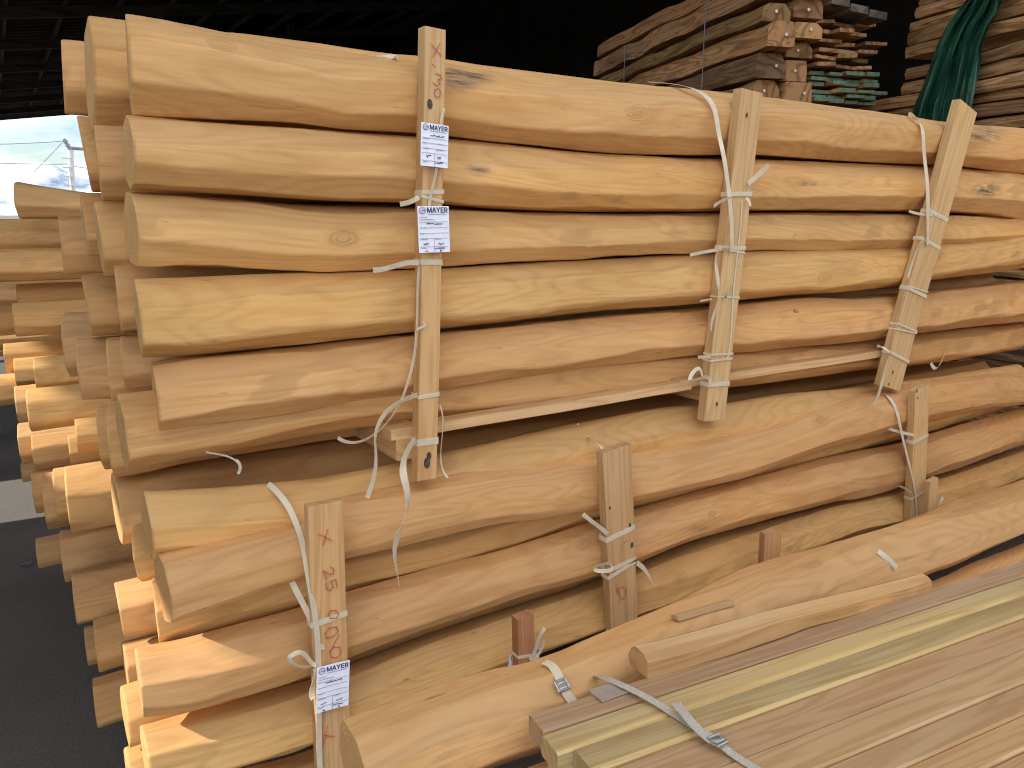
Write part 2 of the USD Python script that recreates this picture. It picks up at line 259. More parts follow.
def make_log(key, label, ctrl, Yf, tone, xend=4.35, dense=False, cutL=(0, 0), stains=(), facets=None, group=None, endtone=None, lin=0.0, rough=1.0):
    lg = fit_log(ctrl, Yf, xend); LOGS[key] = lg
    sd = (sum(ord(c) * (i + 3) for i, c in enumerate(key)) * 37) % 9973; R = np.random.default_rng(sd)
    length = lg.x1 - lg.x0
    if dense: s = np.concatenate([[0, 0.0025, 0.006], np.linspace(0.02, length - 0.02, int(length / 0.02)), [length - 0.003, length]]); nphi = 120
    else: s = np.concatenate([[0, 0.0025, 0.006], np.linspace(0.02, 0.5, 20), np.linspace(0.55, length - 0.02, 34), [length - 0.006, length]]); nphi = 52
    X = lg.x0 + s; zc, r = lg.z(X), lg.r(X); Yc = lg.Yf + r
    phi = np.linspace(0, 2 * np.pi, nphi, endpoint=False)
    K = facets or int(R.integers(7, 10))
    a0 = (np.arange(K) + R.uniform(-0.25, 0.25, K)) * 2 * np.pi / K
    prof = np.full((len(s), nphi), 1e9); acc = np.exp(-260 * np.ones((len(s), nphi)) * 1.055)
    for k in range(K):
        ak = a0[k] + 0.48 * (meshkit.fbm(np.stack([s * 3.6 + k * 13.7 + sd, 0 * s, 0 * s], -1), 4, k) - 0.5)
        dk = 0.93 + 0.10 * rough * (meshkit.fbm(np.stack([s * 2.1 + k * 7.7 + sd, 0 * s + 5, 0 * s], -1), 3, k + 50) - 0.42)
        cc = np.cos(phi[None] - ak[:, None])
        acc = acc + np.where(cc > 0.35, np.exp(-260 * (dk[:, None] / np.maximum(cc, 0.35))), 0)
    prof = -np.log(acc) / 260
    prof = prof / np.percentile(prof, 88)
    dirs = np.stack([np.repeat(s[:, None] * 4, nphi, 1) + sd, np.cos(phi)[None] * 1.6 + 0 * s[:, None], np.sin(phi)[None] * 1.6 + 0 * s[:, None]], -1)
    prof = prof * (1 + 0.028 * rough * (meshkit.fbm(dirs, 3, sd % 17) - 0.5))
    kn = np.zeros((len(s), nphi))
    for _ in range(int(length * 2.0)):      # healed-over knots
        ks, kp, kw = R.uniform(0.1, length), R.uniform(-1.3, 1.7), R.uniform(0.005, 0.013)
        dphi = (phi[None] - kp + np.pi) % (2 * np.pi) - np.pi
        kn += R.uniform(.5, 1) * np.exp(-(((s[:, None] - ks) / (kw * 1.7)) ** 2 + (dphi * r[:, None] / kw) ** 2))
    prof = prof + kn * 0.022
    top, bot = (prof * np.sin(phi)).max(1), (-prof * np.sin(phi)).max(1)
    prof = prof * (2 / (top + bot))[:, None]; zc = zc - r * (top - bot) / (top + bot)
    rad = r[:, None] * prof
    sh = np.ones(len(s)); sh[0] = 0.972; sh[1] = 0.994; sh[-1] = 0.972; sh[-2] = 0.994
    rad = rad * sh[:, None]
    dy, dz = -np.cos(phi)[None] * rad, np.sin(phi)[None] * rad      # phi 0 faces the front
    kick = np.clip(1 - s / 0.12, 0, 1)[:, None]
    XX = X[:, None] + kick * (cutL[0] * (dy + r[:, None]) + cutL[1] * dz)
    V = np.stack([XX, Yc[:, None] + dy, zc[:, None] + dz], -1)
    off = grain_off()
    G = np.stack([np.repeat(s[:, None], nphi, 1), dy, dz], -1) + off
    G[..., 1:] *= (1 + 0.12 * kn)[..., None]
    base = np.array([V[0, :, 0].mean(), Yc[0], zc[0]])
    t = thing('peeled_log', label, 'log', (base[0], base[1], V[..., 2].min()), group)
    n, k = len(s), nphi
    I = np.arange(n * k).reshape(n, k); J = np.roll(I, -1, 1)
    F = np.stack([I[:-1], J[:-1], J[1:], I[1:]], -1).reshape(-1, 4)
    tone = np.asarray(tone, float)
    tv = tone[None, None] * (1 + 0.10 * (meshkit.fbm(np.stack([G[..., 0] * 0.9, G[..., 1] * 7, G[..., 2] * 7], -1), 2, 5)[..., None] - 0.5) * np.array([1.0, 1.1, 1.3]))
    st = np.zeros((n, k))
    tv = tv * (1 - np.clip(kn - .55, 0, 1)[..., None] * np.array([.25, .4, .5]))
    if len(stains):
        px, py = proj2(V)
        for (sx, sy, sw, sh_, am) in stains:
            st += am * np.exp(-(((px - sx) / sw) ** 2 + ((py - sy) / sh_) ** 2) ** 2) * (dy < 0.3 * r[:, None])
    mesh('trunk', V.reshape(-1, 3), F, ROUND, t, True, {'grain': G.reshape(-1, 3), 'tone': tv.reshape(-1, 3), 'stain': np.clip(st, 0, 1).ravel()})
    et = np.asarray(endtone if endtone is not None else np.minimum(tone * np.array([1.10, 1.10, 1.10]), .8), float)
    for row in ((0, n - 1) if dense or xend is not None else (0, n - 1)):
        ring = V[row]; c = ring.mean(0) + np.array([0, R.uniform(-.006, .006), R.uniform(-.006, .006)])
        fr = np.array([1, .8, .6, .4, .2]); vv = (c + (ring - c)[None] * fr[:, None, None]).reshape(-1, 3); vv = np.vstack([vv, c])
        rg = np.concatenate([np.repeat(fr[:, None] * np.linalg.norm(ring - c, axis=1)[None], 1, 0).ravel(), [0]])
        gg = np.stack([rg, vv[:, 1] - c[1], vv[:, 2] - c[2]], -1)
        I2 = np.arange(5 * k).reshape(5, k); J2 = np.roll(I2, -1, 1)
        f4 = np.stack([I2[:-1], I2[1:], J2[1:], J2[:-1]], -1).reshape(-1, 4); f3 = np.stack([I2[-1], np.full(k, 5 * k), J2[-1]], -1)
        f = np.vstack([f4[:, [0, 1, 2]], f4[:, [0, 2, 3]], f3])
        if row: f = f[:, ::-1]
        mesh('cut_end', vv, f, ENDG, t, False, {'grain': gg, 'tone': np.tile(et, (len(vv), 1))})
    lg.prim = t
    return t
def proj2(V):
    q = V - CAM; d = np.maximum(q @ FW, 0.05)
    return 512 + FPX * (q @ RT) / d, 384 - FPX * (q @ UP) / d
T_PALE, T_YEL, T_RED, T_TAN, T_DUN = (0.700, 0.418, 0.170), (0.700, 0.424, 0.166), (0.690, 0.396, 0.168), (0.690, 0.404, 0.166), (0.665, 0.400, 0.178)
GU, GL, GD, GF = 'peeled logs of the upper bundle', 'peeled logs of the lower bundle', 'peeled logs of the bundles behind', 'peeled logs of the front stack'
U, M_ = 1.65, 1.58
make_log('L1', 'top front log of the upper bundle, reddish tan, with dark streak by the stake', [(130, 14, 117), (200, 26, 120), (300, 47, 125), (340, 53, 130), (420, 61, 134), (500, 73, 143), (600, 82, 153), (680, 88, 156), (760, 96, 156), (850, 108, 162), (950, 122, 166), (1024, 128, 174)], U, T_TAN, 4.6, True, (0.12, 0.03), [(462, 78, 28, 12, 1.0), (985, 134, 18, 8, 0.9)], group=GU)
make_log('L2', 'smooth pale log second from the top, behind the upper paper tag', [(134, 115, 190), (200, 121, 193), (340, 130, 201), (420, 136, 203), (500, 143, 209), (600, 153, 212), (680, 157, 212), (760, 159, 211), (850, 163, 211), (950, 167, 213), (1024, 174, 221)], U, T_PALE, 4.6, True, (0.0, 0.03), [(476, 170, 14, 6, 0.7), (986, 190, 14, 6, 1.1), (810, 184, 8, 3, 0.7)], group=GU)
make_log('L3', 'third log from the top, tapering away under the right stake', [(138, 191, 266), (200, 195, 268), (340, 206, 272), (440, 208, 266), (500, 211, 262), (600, 213, 258), (680, 213, 254), (760, 212, 251), (850, 212, 250), (930, 214, 248), (1013, 217, 243)], U + 0.02, T_PALE, 4.10, True, (-0.04, 0.03), group=GU)
make_log('L4', 'fourth log from the top, pale yellow with a wavy hewn ridge', [(140, 278, 358), (200, 276, 355), (300, 272, 345), (340, 272, 340), (440, 268, 329), (500, 264, 323), (600, 259, 311), (680, 254, 305), (760, 250, 298), (850, 247, 291), (940, 240, 279), (1024, 229, 268)], U, T_YEL, 4.6, True, (0.08, 0.0), group=GU)
make_log('L5', 'reddish log fifth from the top with a round knot right of centre', [(157, 363, 431), (200, 356, 424), (300, 348, 411), (340, 342, 403), (440, 332, 388), (500, 326, 378), (600, 316, 366), (680, 310, 356), (760, 301, 351), (800, 297, 347), (850, 298, 342), (940, 290, 330), (1024, 281, 320)], U, T_RED, 4.6, True, (0.09, 0.0), group=GU)
make_log('L6', 'bottom front log of the upper bundle, shaded, above the thin batten', [(126, 392, 470), (200, 384, 457), (340, 365, 431), (440, 358, 421), (600, 345, 402), (724, 345, 388), (850, 341, 372), (940, 330, 362), (1017, 322, 350)], U + 0.05, T_TAN, None, True, (0.0, 0.0), group=GU)
make_log('M1', 'pale top log of the lower bundle under the bearers', [(151, 487, 558), (250, 482, 548), (340, 473, 536), (440, 451, 512), (572, 421, 478), (640, 408, 462), (724, 401, 450), (784, 392, 438), (870, 384, 424)], M_ + 0.07, T_YEL, 4.1, True, group=GL)
make_log('M2', 'curved reddish brown log of the lower bundle, left end against a sunlit end', [(170, 550, 628), (200, 543, 616), (285, 523, 588), (340, 497, 564), (440, 476, 538), (600, 454, 512), (680, 443, 493), (744, 428, 479), (817, 408, 451), (883, 388, 434), (976, 375, 413), (1024, 371, 406)], M_, T_RED, 4.5, True, (-0.04, 0.0), group=GL)
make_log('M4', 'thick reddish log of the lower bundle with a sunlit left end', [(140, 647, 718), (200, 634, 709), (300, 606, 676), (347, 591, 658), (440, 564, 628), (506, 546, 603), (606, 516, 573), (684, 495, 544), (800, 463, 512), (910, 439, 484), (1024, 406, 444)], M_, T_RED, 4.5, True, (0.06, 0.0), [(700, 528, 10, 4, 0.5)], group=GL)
make_log('M5', 'yellow log below the thick reddish one, sunlit left of the stake', [(148, 724, 790), (315, 679, 745), (440, 631, 690), (506, 610, 666), (606, 577, 630), (684, 546, 601), (750, 525, 574), (817, 506, 548), (906, 486, 522), (1024, 446, 479)], M_, T_YEL, 4.5, True, group=GL)
make_log('M6', 'lowest visible log under the yellow one, beside the marked stake', [(150, 793, 862), (300, 752, 818), (440, 705, 764), (606, 648, 700), (750, 590, 640), (906, 532, 574), (1024, 490, 528)], M_ + 0.01, T_RED, 4.4, True, group=GL)
make_log('M3', 'log sandwiched between two reddish logs, sunlit oval end', [(156, 575, 646), (340, 533, 594), (440, 512, 572), (600, 468, 520), (720, 445, 489), (860, 410, 450)], M_ + 0.10, T_YEL, 4.3, True, (0.1, 0), group=GL)
AY = 1.05
make_log('A', 'large front log with strap and buckle, beside the sawn boards', [(367, 716, 815), (423, 694, 797), (506, 667, 766), (546, 658, 752), (620, 629, 715), (684, 603, 682), (784, 566, 640), (850, 540, 610), (930, 515, 578), (977, 506, 556), (1024, 492, 536)], AY, T_DUN, 3.4, True, (0.05, 0.0), group=GF)
make_log('A2', 'dull log half hidden between the yellow log and the strapped log', [(640, 640, 700), (720, 580, 640), (760, 562, 620), (817, 546, 598), (906, 520, 565), (970, 494, 534), (1024, 478, 514)], 1.30, T_DUN, 4.0, True, group=GF)
make_log('B', 'short stretch of log between the strapped log and the boards at the right', [(880, 600, 668), (943, 575, 640), (1000, 549, 610), (1024, 540, 598)], 0.98, T_TAN, 3.6, True, group=GF)
make_log('B0', 'log under the sawn boards with only its top showing', [(470, 778, 870), (560, 752, 838), (640, 722, 805)], 0.93, T_TAN, 2.6, True, group=GF)
# second and third columns of the upper bundle, seen by their left ends
def back(key, label, x, t, b, Yf, tone=T_TAN, cut=(0.05, 0.0), group=GU, x1=4.1, r=None, ctrl=None):
    if r is not None:
        _, _, r1 = circ(x, t, b, 1.0); Yf = r / r1
    c = ctrl or [(x, t, b)]
    make_log(key, label, c, Yf, tone, x1 + 0.05 * math.sin(x + t), False, cut, group=group)
back('u1', 'thick log end at the very top, second from the front', 95, 18, 133, 1.84, T_PALE, (0.02, 0.06))
back('u2', 'topmost leftmost log end, sticking out against the dark roof', 63, 41, 115, 2.08, T_TAN, (0.08, 0.06))
back('u3', 'dun log end under the thick topmost end, beside the sky', 98, 126, 201, 1.82, T_DUN, (0.1, 0.0))
back('u4', 'narrow strip of log end right beside the bright sky', 84, 117, 192, 2.0, T_TAN, (0.1, -0.08))
back('u5', 'narrow log end left of the third front log, behind its rim', 101, 202, 277, 1.84, T_PALE, (0.05, -0.03))
back('u6', 'log end with a brown blotch above its middle, third row', 85, 193, 256, 2.01, T_TAN, (0.05, 0.0))
back('u7', 'broad log end with a brown corner stain near the left, third row', 61, 216, 274, 2.2, T_TAN, (0.06, 0.02))
back('u8', 'log end seen above and left of the pale yellow log', 117, 257, 335, 1.83, T_TAN, (0.12, 0.0))
back('u9', 'log end of the fourth row with a flat lower facet', 87, 276, 337, 2.06, T_TAN, (0.07, -0.05))
back('u10', 'leftmost log end of the fifth row, partly behind another end', 62, 313, 378, 2.38, T_DUN, (0.2, 0.0))
back('u11', 'round log end turned to the left, fifth row, above sunlit ends', 77, 337, 401, 2.12, T_DUN, (0.15, 0.0))
back('u12', 'log end directly left of the reddish knotted log', 121, 336, 390, 1.84, T_DUN, (0.18, 0.0))
back('u13', 'narrow upright log end between two others in the fifth row', 108, 338, 412, 1.97, T_TAN, (0.15, 0.0))
back('u15', 'lowest log end of the upper bundle, rounded and shaded', 107, 402, 477, 1.88, T_TAN, (0.2, 0.0))
back('u16', 'log end at the underside of the upper bundle, sunlit along its bottom', 97, 404, 470, 2.04, T_TAN, (0.2, 0.0))
back('u17', 'log hidden in the upper bundle, showing in the gap at the right', 130, 262, 330, 2.05, T_DUN, x1=4.4)
# second column of the lower bundle
back('m0', 'dark shaded log directly under the upper bundle at the left', 120, 472, 545, 1.90, T_TAN, (0.0, 0.0), GL, ctrl=[(120, 472, 545), (340, 440, 500), (640, 398, 446), (860, 370, 408), (990, 358, 394)], x1=4.15)
back('m3', 'short bright sunlit log end below the upper bundle', 77, 473, 521, 2.0, T_YEL, (0.1, 0), GL, r=0.07)
back('m2', 'shaded log end left of the short bright sunlit one', 66, 466, 534, 2.0, T_TAN, (0.1, 0), GL, r=0.098)
back('m4', 'obliquely cut log with a glowing sunlit end face', 133, 524, 584, 1.82, T_YEL, (0.25, -0.08), GL)
back('m6', 'shaded log end below the obliquely cut sunlit one', 120, 583, 641, 1.86, T_DUN, (0.05, -0.05), GL)
back('m7', 'dark log end tucked behind the thick reddish log', 127, 641, 690, 1.90, T_TAN, (0.0, 0.0), GL)
back('m8', 'sunlit log end peeking out left of the thick reddish log', 127, 684, 748, 1.72, T_YEL, (0.0, 0.0), GL)
back('m9', 'sunlit log end at the bottom edge, left of the yellow log', 131, 746, 812, 1.70, T_YEL, (0.0, 0.0), GL)
# bundles behind, ends in a receding row at the left
D = [('d1', 'shaded log end poking toward the yard, upper of the lone trio', 61, 533, 582, .078, T_DUN), ('d2', 'small round log end farthest out over the asphalt', 36, 538, 570, .060, T_DUN),
     ('d3', 'brown log end under the trio, above the asphalt', 73, 571, 626, .080, T_RED), ('d4', 'lower brown log end close to the ground', 95, 619, 673, .073, T_TAN),
     ('d5', 'thin log end half hidden behind a lower brown one', 85, 625, 667, .066, T_DUN), ('d6', 'lowest log end just above the dark asphalt', 94, 678, 730, .066, T_TAN),
     ('d7', 'log end with a hard shadow edge, sunlit upper half', 27, 390, 433, .075, T_YEL), ('d8', 'shaded log end under the one with the hard shadow edge', 32, 434, 471, .073, T_TAN),
     ('d9', 'narrow shaded log end over the far asphalt', 18, 424, 464, .080, T_DUN), ('d10', 'small log end low over the far asphalt', 21, 463, 482, .050, T_DUN),
     ('d11', 'glowing sunlit log end beside the upper bundle underside', 69, 435, 468, .062, T_YEL), ('d11b', 'slim sunlit log end just left of the upper bundle underside', 76, 419, 455, .062, T_YEL),
     ('d12', 'shaded log end left of the bright short one, lower row', 54, 470, 523, .085, T_TAN), ('d12b', 'narrow shaded log end in the lower row behind', 43, 474, 532, .100, T_DUN),
     ('d12c', 'outermost narrow log end of the lower row behind', 32, 470, 513, .085, T_DUN),
     ('d13', 'sunlit log end with a split, right of two glowing ends', 34, 357, 390, .072, T_YEL), ('d14', 'pale square looking log end in the sun', 14, 358, 386, .066, T_YEL),
     ('d15', 'glowing log end at the left frame edge, upper', 4, 343, 373, .072, T_YEL), ('d16', 'glowing log end at the left frame edge, lower', -6, 375, 407, .076, T_YEL),
     ('d17', 'half shaded log end below the pale square one', 15, 385, 424, .085, T_TAN),
     ('d21', 'dim log under two long ones, ending near a dark gap', 17, 284, 312, .068, T_PALE), ('d22', 'long shaded log with a round end near the left edge', 13, 303, 337, .078, T_PALE),
     ('d23', 'log crossing the left frame edge beside a round end', -30, 306, 338, .080, T_PALE), ('d24', 'dark brown log above the sunlit ends', -20, 334, 352, .050, T_RED),
     ('d19', 'long pale log leaving the frame at the left, upper of a pair', -70, 219, 254, .080, T_PALE), ('d20', 'long pale log leaving the frame at the left, lower of a pair', -60, 250, 285, .078, T_PALE)]
D += [('d25', 'added log darkening the gap behind the far pair of long logs', -70, 283, 309, .078, T_RED), ('d26', 'added log crossing the left frame edge just above the sunlit ends', -60, 338, 362, .075, T_RED)]  # logs added to darken gaps where bright ground showed through
for k, lab, x, t, b, r, tn in D: back(k, lab, x, t, b, 2, tn, (0.08, 0), GD, r=r, x1=3.9)
back('d18', 'tapering log end sticking up in front of the snowy mountain', 14, 181, 219, 2, T_PALE, (0.2, 0), GD, r=0.085, ctrl=[(14, 181, 219), (85, 192, 220), (200, 207, 228)], x1=3.9)

def knot(lg, x, y, r):
    p = hit(lg, x, y, 0.0); c = np.array([p[0], lg.Yf + float(lg.r(p[0])), float(lg.z(p[0]))]); nrm = p - c; nrm[0] = 0; nrm /= np.linalg.norm(nrm)
    t = trimesh.creation.torus(r, r * 0.28, 24, 8); d = trimesh.creation.cylinder(r, r * 0.5, sections=24)
    mm = cat3([t, d]); mm.apply_scale([1.15, 1, 0.6]); T = trimesh.geometry.align_vectors([0, 0, 1], nrm); T[:3, 3] = p - nrm * r * 0.12; mm.apply_transform(T)
    tmesh('knot', mm, KNOTM, lg.prim, 30)
knot(LOGS['L5'], 797, 313, 0.011)

# ---------------------------------------------------------------- stakes
def stake(key, label, TL, TR, BL, BR, Y, thick, tone, mat=SAWN, group='stakes strapped to the log bundles', texts=(), knots=(), lean=0.0):
    """Front face through four surveyed corners in the upright plane at depth Y."""
    tl, tr, bl, br = (atY(*p, Y) for p in (TL, TR, BL, BR))
    c = (tl + tr) / 2; b0 = (bl + br) / 2; u = c - b0; Ln = np.linalg.norm(u); u /= Ln
    w = (np.linalg.norm(tr - tl) + np.linalg.norm(br - bl)) / 2
    a = np.array([1.0, 0, 0]); a -= u * (a @ u); a /= np.linalg.norm(a); b = np.array([0, 1.0, 0])
    P0 = b0 - a * w / 2
    t = thing('wooden_stake', label, 'stake', (b0[0], Y, b0[2]), group)
    pr = [(0.0015, 0), (w - 0.0015, 0), (w, 0.0015), (w, thick - 0.0015), (w - .0015, thick), (.0015, thick), (0, thick - .0015), (0, .0015)]
    t = prism_along(P0, u, a, b, pr, Ln, tone, 'post', mat, t, 40, 0.003, seed=hash_(key))
    fr = dict(P0=P0, u=u, a=a, w=w, L=Ln, Y=Y, thick=thick, prim=t)
    for kx, ky, kr in knots:
        p = atY(kx, ky, Y - 0.0015); s = trimesh.creation.icosphere(2, kr); s.apply_scale([0.7, 0.18, 1.2]); s.apply_translation(p); tmesh('knot', s, STAINM, t, True)
    return fr
def hash_(k): return sum(ord(c) * (i + 1) for i, c in enumerate(k)) % 97
STAINM = plain('dark_knot', (0.07, 0.05, 0.04), 0.8, noise=200, amt=0.6)
T_ST, T_ST2 = (0.60, 0.39, 0.19), (0.62, 0.42, 0.205)
S1 = stake('s1', 'tall stake with red writing and two paper tags on the upper bundle', (426, 28), (446, 28), (417, 480), (437, 479), 1.612, 0.034, T_ST, knots=[(427, 463, .012), (429, 456, .009), (430, 104, .009)])
S2 = stake('s2', 'leaning stake in the middle of the upper bundle, no tag', (741, 90), (764, 91), (705, 420), (724, 421), 1.615, 0.032, T_ST2, knots=[(747, 115, .006), (717, 404, .006)])
S3 = stake('s3', 'most slanted stake, at the right of the upper bundle', (958, 106), (979, 106), (882, 388), (900, 389), 1.615, 0.032, T_ST2, knots=[(893, 372, .006), (889, 384, .005)])
S4 = stake('s4', 'stake with red writing and one paper tag on the lower bundle', (309, 504), (341, 503), (318, 790), (352, 790), 1.553, 0.024, (0.61, 0.38, 0.185))
S5 = stake('s5', 'tag-free stake with small red mark in the middle of the lower bundle', (603, 450), (630, 447), (612, 640), (638, 640), 1.548, 0.028, (0.57, 0.37, 0.185), knots=[(610, 508, .005), (630, 525, .006), (632, 545, .008)])
S6 = stake('s6', 'narrow stake with dark mottled edge at the right of the lower bundle', (915, 388), (930, 388), (911, 530), (923, 530), 1.552, 0.028, T_ST2, knots=[(917, 391, .006), (918, 398, .005)])
S7 = stake('s7', 'short reddish stake end behind the strapped front log', (518, 619), (534, 614), (519, 672), (535, 672), 1.50, 0.03, (0.46, 0.225, 0.105))
S8 = stake('s8', 'short stake end standing before the yellow log at the right', (766, 531), (781, 531), (762, 592), (778, 592), 1.50, 0.025, (0.52, 0.30, 0.15))
S9 = stake('s9', 'stubby stake end beside the narrow mottled stake', (930, 480), (938, 480), (927, 530), (935, 530), 1.50, 0.022, T_ST2)

# ---------------------------------------------------------------- bearers and battens between the bundles
def bearer(label, xpx, ztop, h, w, Yn, ln, tone=T_ST):
    p = atY(*xpx, Yn); t = thing('bearer', label, 'bearer', (p[0], Yn, ztop - h), 'square bearers between the two bundles')
    prism_along(np.array([p[0] - w, Yn, ztop - h]), Y_, X_, ZZ, rect(w, h, .003), ln, tone, 'timber', SAWN, t, 8, .003, seed=hash_(label))
zb = [atY(402, 437, 1.60)[2], atY(402, 468, 1.60)[2]]
bearer('square bearer behind the foot of the tagged upper stake', (424, 455), zb[0], zb[0] - zb[1], .075, 1.652, 1.1)
bearer('square bearer behind the foot of the middle upper stake', (722, 402), zb[0], zb[0] - zb[1], .075, 1.654, 1.1)
bearer('square bearer behind the foot of the slanted upper stake', (899, 372), zb[0], zb[0] - zb[1], .075, 1.654, 1.1)
def batten(label, A, B, Y, h, dep):
    a, b = atY(*A, Y), atY(*B, Y); u = b - a; Ln = np.linalg.norm(u); u /= Ln; up = np.cross(u, Y_); up *= np.sign(up[2])
    t = thing('batten', label, 'batten', a, 'thin battens under the upper bundle')
    prism_along(a - up * h / 2, u, Y_, up, rect(dep, h, .002), Ln, (0.67, 0.44, 0.225), 'lath', SAWN, t, 30, .003, seed=hash_(label))
batten('thin batten running right from the foot of the tagged stake', (391, 436), (692, 386), 1.652, .027, .05)
batten('shorter thin batten between the middle and the slanted stake', (680, 385), (886, 353), 1.664, .027, .05)

# ---------------------------------------------------------------- bands and straps
def ribbon(points, w, thick=0.0008, twist=(0,), side=None, n=14):
    """Flat band along smooth points; side: the band's flat normal before twisting."""
    P = np.asarray(points, float); tt = np.concatenate([[0], np.cumsum(np.linalg.norm(np.diff(P, axis=0), axis=1))])
    N = max(6, (len(P) - 1) * n); s = np.linspace(0, tt[-1], N)
    Q = CubicSpline(tt, P)(s) if len(P) > 2 else P[0] + (P[-1] - P[0]) * (s / tt[-1])[:, None]
    T = np.gradient(Q, axis=0); T /= np.linalg.norm(T, axis=1, keepdims=True)
    nv = np.tile(np.array([0, -1.0, 0.0]) if side is None else np.asarray(side, float), (N, 1)) if np.ndim(side) < 2 else np.stack([np.interp(s, tt, np.asarray(side)[:, k]) for k in range(3)], -1)
    nv = nv - T * np.sum(nv * T, 1, keepdims=True); nv /= np.linalg.norm(nv, axis=1, keepdims=True) + 1e-9
    sv = np.cross(T, nv); tw = np.interp(np.linspace(0, 1, N), np.linspace(0, 1, len(twist)), twist)[:, None]
    S = sv * np.cos(tw) + nv * np.sin(tw); Nn = np.cross(S, T)
    V = np.stack([Q - S * w / 2 - Nn * thick / 2, Q + S * w / 2 - Nn * thick / 2, Q + S * w / 2 + Nn * thick / 2, Q - S * w / 2 + Nn * thick / 2], 1)
    I = np.arange(N * 4).reshape(N, 4); J = np.roll(I, -1, 1)
    F = np.stack([I[:-1], J[:-1], J[1:], I[1:]], -1).reshape(-1, 4); F = np.vstack([F, [[0, 3, 2, 1]], [(N - 1) * 4 + np.arange(4)]])
    F = np.vstack([F[:, [0, 1, 2]], F[:, [0, 2, 3]]])
    return trimesh.Trimesh(V.reshape(-1, 3), F, process=False)
def wrap(S, y, w=0.011, skew=0.0, off=0.0014):
    """Closed loop of band round a stake, at the height where picture row y meets its front."""
    h = None
    for s in np.linspace(0, S['L'], 400):
        p = S['P0'] + S['a'] * S['w'] / 2 + S['u'] * s
        if abs(proj(p)[1] - y) < 0.8: h = s; break
    if h is None: h = S['L'] / 2
    c = [S['P0'] + S['a'] * (-off) + Y_ * (-off), S['P0'] + S['a'] * (S['w'] + off) + Y_ * (-off), S['P0'] + S['a'] * (S['w'] + off) + Y_ * (S['thick'] + off), S['P0'] + S['a'] * (-off) + Y_ * (S['thick'] + off)]
    hs = [h - skew / 2, h + skew / 2, h + skew / 2, h - skew / 2]
    out = []
    for i in range(4):
        j = (i + 1) % 4; lo = [c[i] + S['u'] * (hs[i] - w / 2), c[j] + S['u'] * (hs[j] - w / 2)]; hi = [c[i] + S['u'] * (hs[i] + w / 2), c[j] + S['u'] * (hs[j] + w / 2)]
        nn = np.cross(c[j] - c[i], S['u']); nn /= np.linalg.norm(nn); nn *= 0.0009
        v = np.array([lo[0], lo[1], hi[1], hi[0]]); v = np.vstack([v, v + nn])
        out.append(trimesh.Trimesh(v, [[0, 1, 2], [0, 2, 3], [4, 6, 5], [4, 7, 6], [0, 5, 1], [0, 4, 5], [2, 7, 3], [2, 6, 7], [1, 6, 2], [1, 5, 6], [3, 4, 0], [3, 7, 4]], process=False))
    return cat3(out)
GB = 'white packing bands tying the stakes'
def band(label, parts, mat=BAND, cat='packing band', name='packing_band', group=GB):
    parts = [('strip', p) if not isinstance(p, tuple) else p for p in parts]
    c = parts[0][1].vertices.mean(0); t = thing(name, label, cat, c, group)
    for nm, tm in parts: tmesh(nm, tm, mat, t)
    return t
def R_(pts, Y, w=0.011, twist=(0,), **k):
    Ys = Y if np.ndim(Y) else [Y] * len(pts)
    return ribbon([atY(p[0], p[1], yy) for p, yy in zip(pts, Ys)], w, twist=twist, **k)
LG = LOGS
def OL(key, pts): return [hit(LG[key], *p, 0.003) for p in pts]
# tall tagged stake
band('band looped round the tagged upper stake between its two tags', [('loop', wrap(S1, 192, .010, .004)), ('loop', wrap(S1, 199, .007, -.010)), ('tail', R_([(419, 197), (412, 201), (400, 204)], [1.61, 1.615, 1.63], .011))])
band('slim band hanging from under the upper tag to the lower tag', [('tail', R_([(444, 108), (440, 135), (437, 168), (432, 190), (429, 210)], [1.607, 1.600, 1.602, 1.606, 1.606], .008, (0.2, .5, 0)))])
band('band round the tagged upper stake below the lower tag, tail to the left', [('loop', wrap(S1, 262, .013)), ('tail', R_([(419, 263), (402, 264), (388, 268), (373, 270)], [1.612, 1.625, 1.64, 1.655], .012, (0, .3, .2)))])
band('band knotted halfway down the tagged upper stake with long drooping tail', [('loop', wrap(S1, 395, .010, .004)), ('tail', R_([(417, 395), (400, 402), (384, 415), (376, 432), (376, 458), (373, 480), (367, 498)], [1.61, 1.58, 1.565, 1.555, 1.55, 1.545, 1.54], .012, (0.1, .5, .2, .9, .4, .1)))])
band('loose translucent band running down the left edge of the tagged upper stake', [('tail', R_([(420, 262), (417, 325), (415, 350), (407, 385), (395, 412), (382, 428), (362, 441), (338, 438)], [1.616, 1.612, 1.608, 1.60, 1.59, 1.60, 1.62, 1.66], .009, (0.2, .6, .3, .8, .4))), ('curl', R_([(417, 330), (420, 328), (425, 325), (423, 322)], 1.606, .006))])
band('broad band at the foot of the tagged upper stake, hanging in twists', [('loop', wrap(S1, 441, .017)), ('tail', R_([(415, 440), (407, 452), (403, 470), (407, 490), (407, 510), (400, 530), (395, 548), (396, 565), (399, 585)], [1.60, 1.57, 1.55, 1.54, 1.535, 1.53, 1.525, 1.52, 1.515], .019, (0.1, .4, .1, .5, 1.1, .4, 1.0, 1.2)))])
band('thin loose band curling right of the tagged stake foot', [('tail', R_([(440, 405), (443, 425), (441, 450), (443, 470), (448, 478)], [1.625, 1.62, 1.62, 1.61, 1.60], .006, (.5, .9, .4)))])
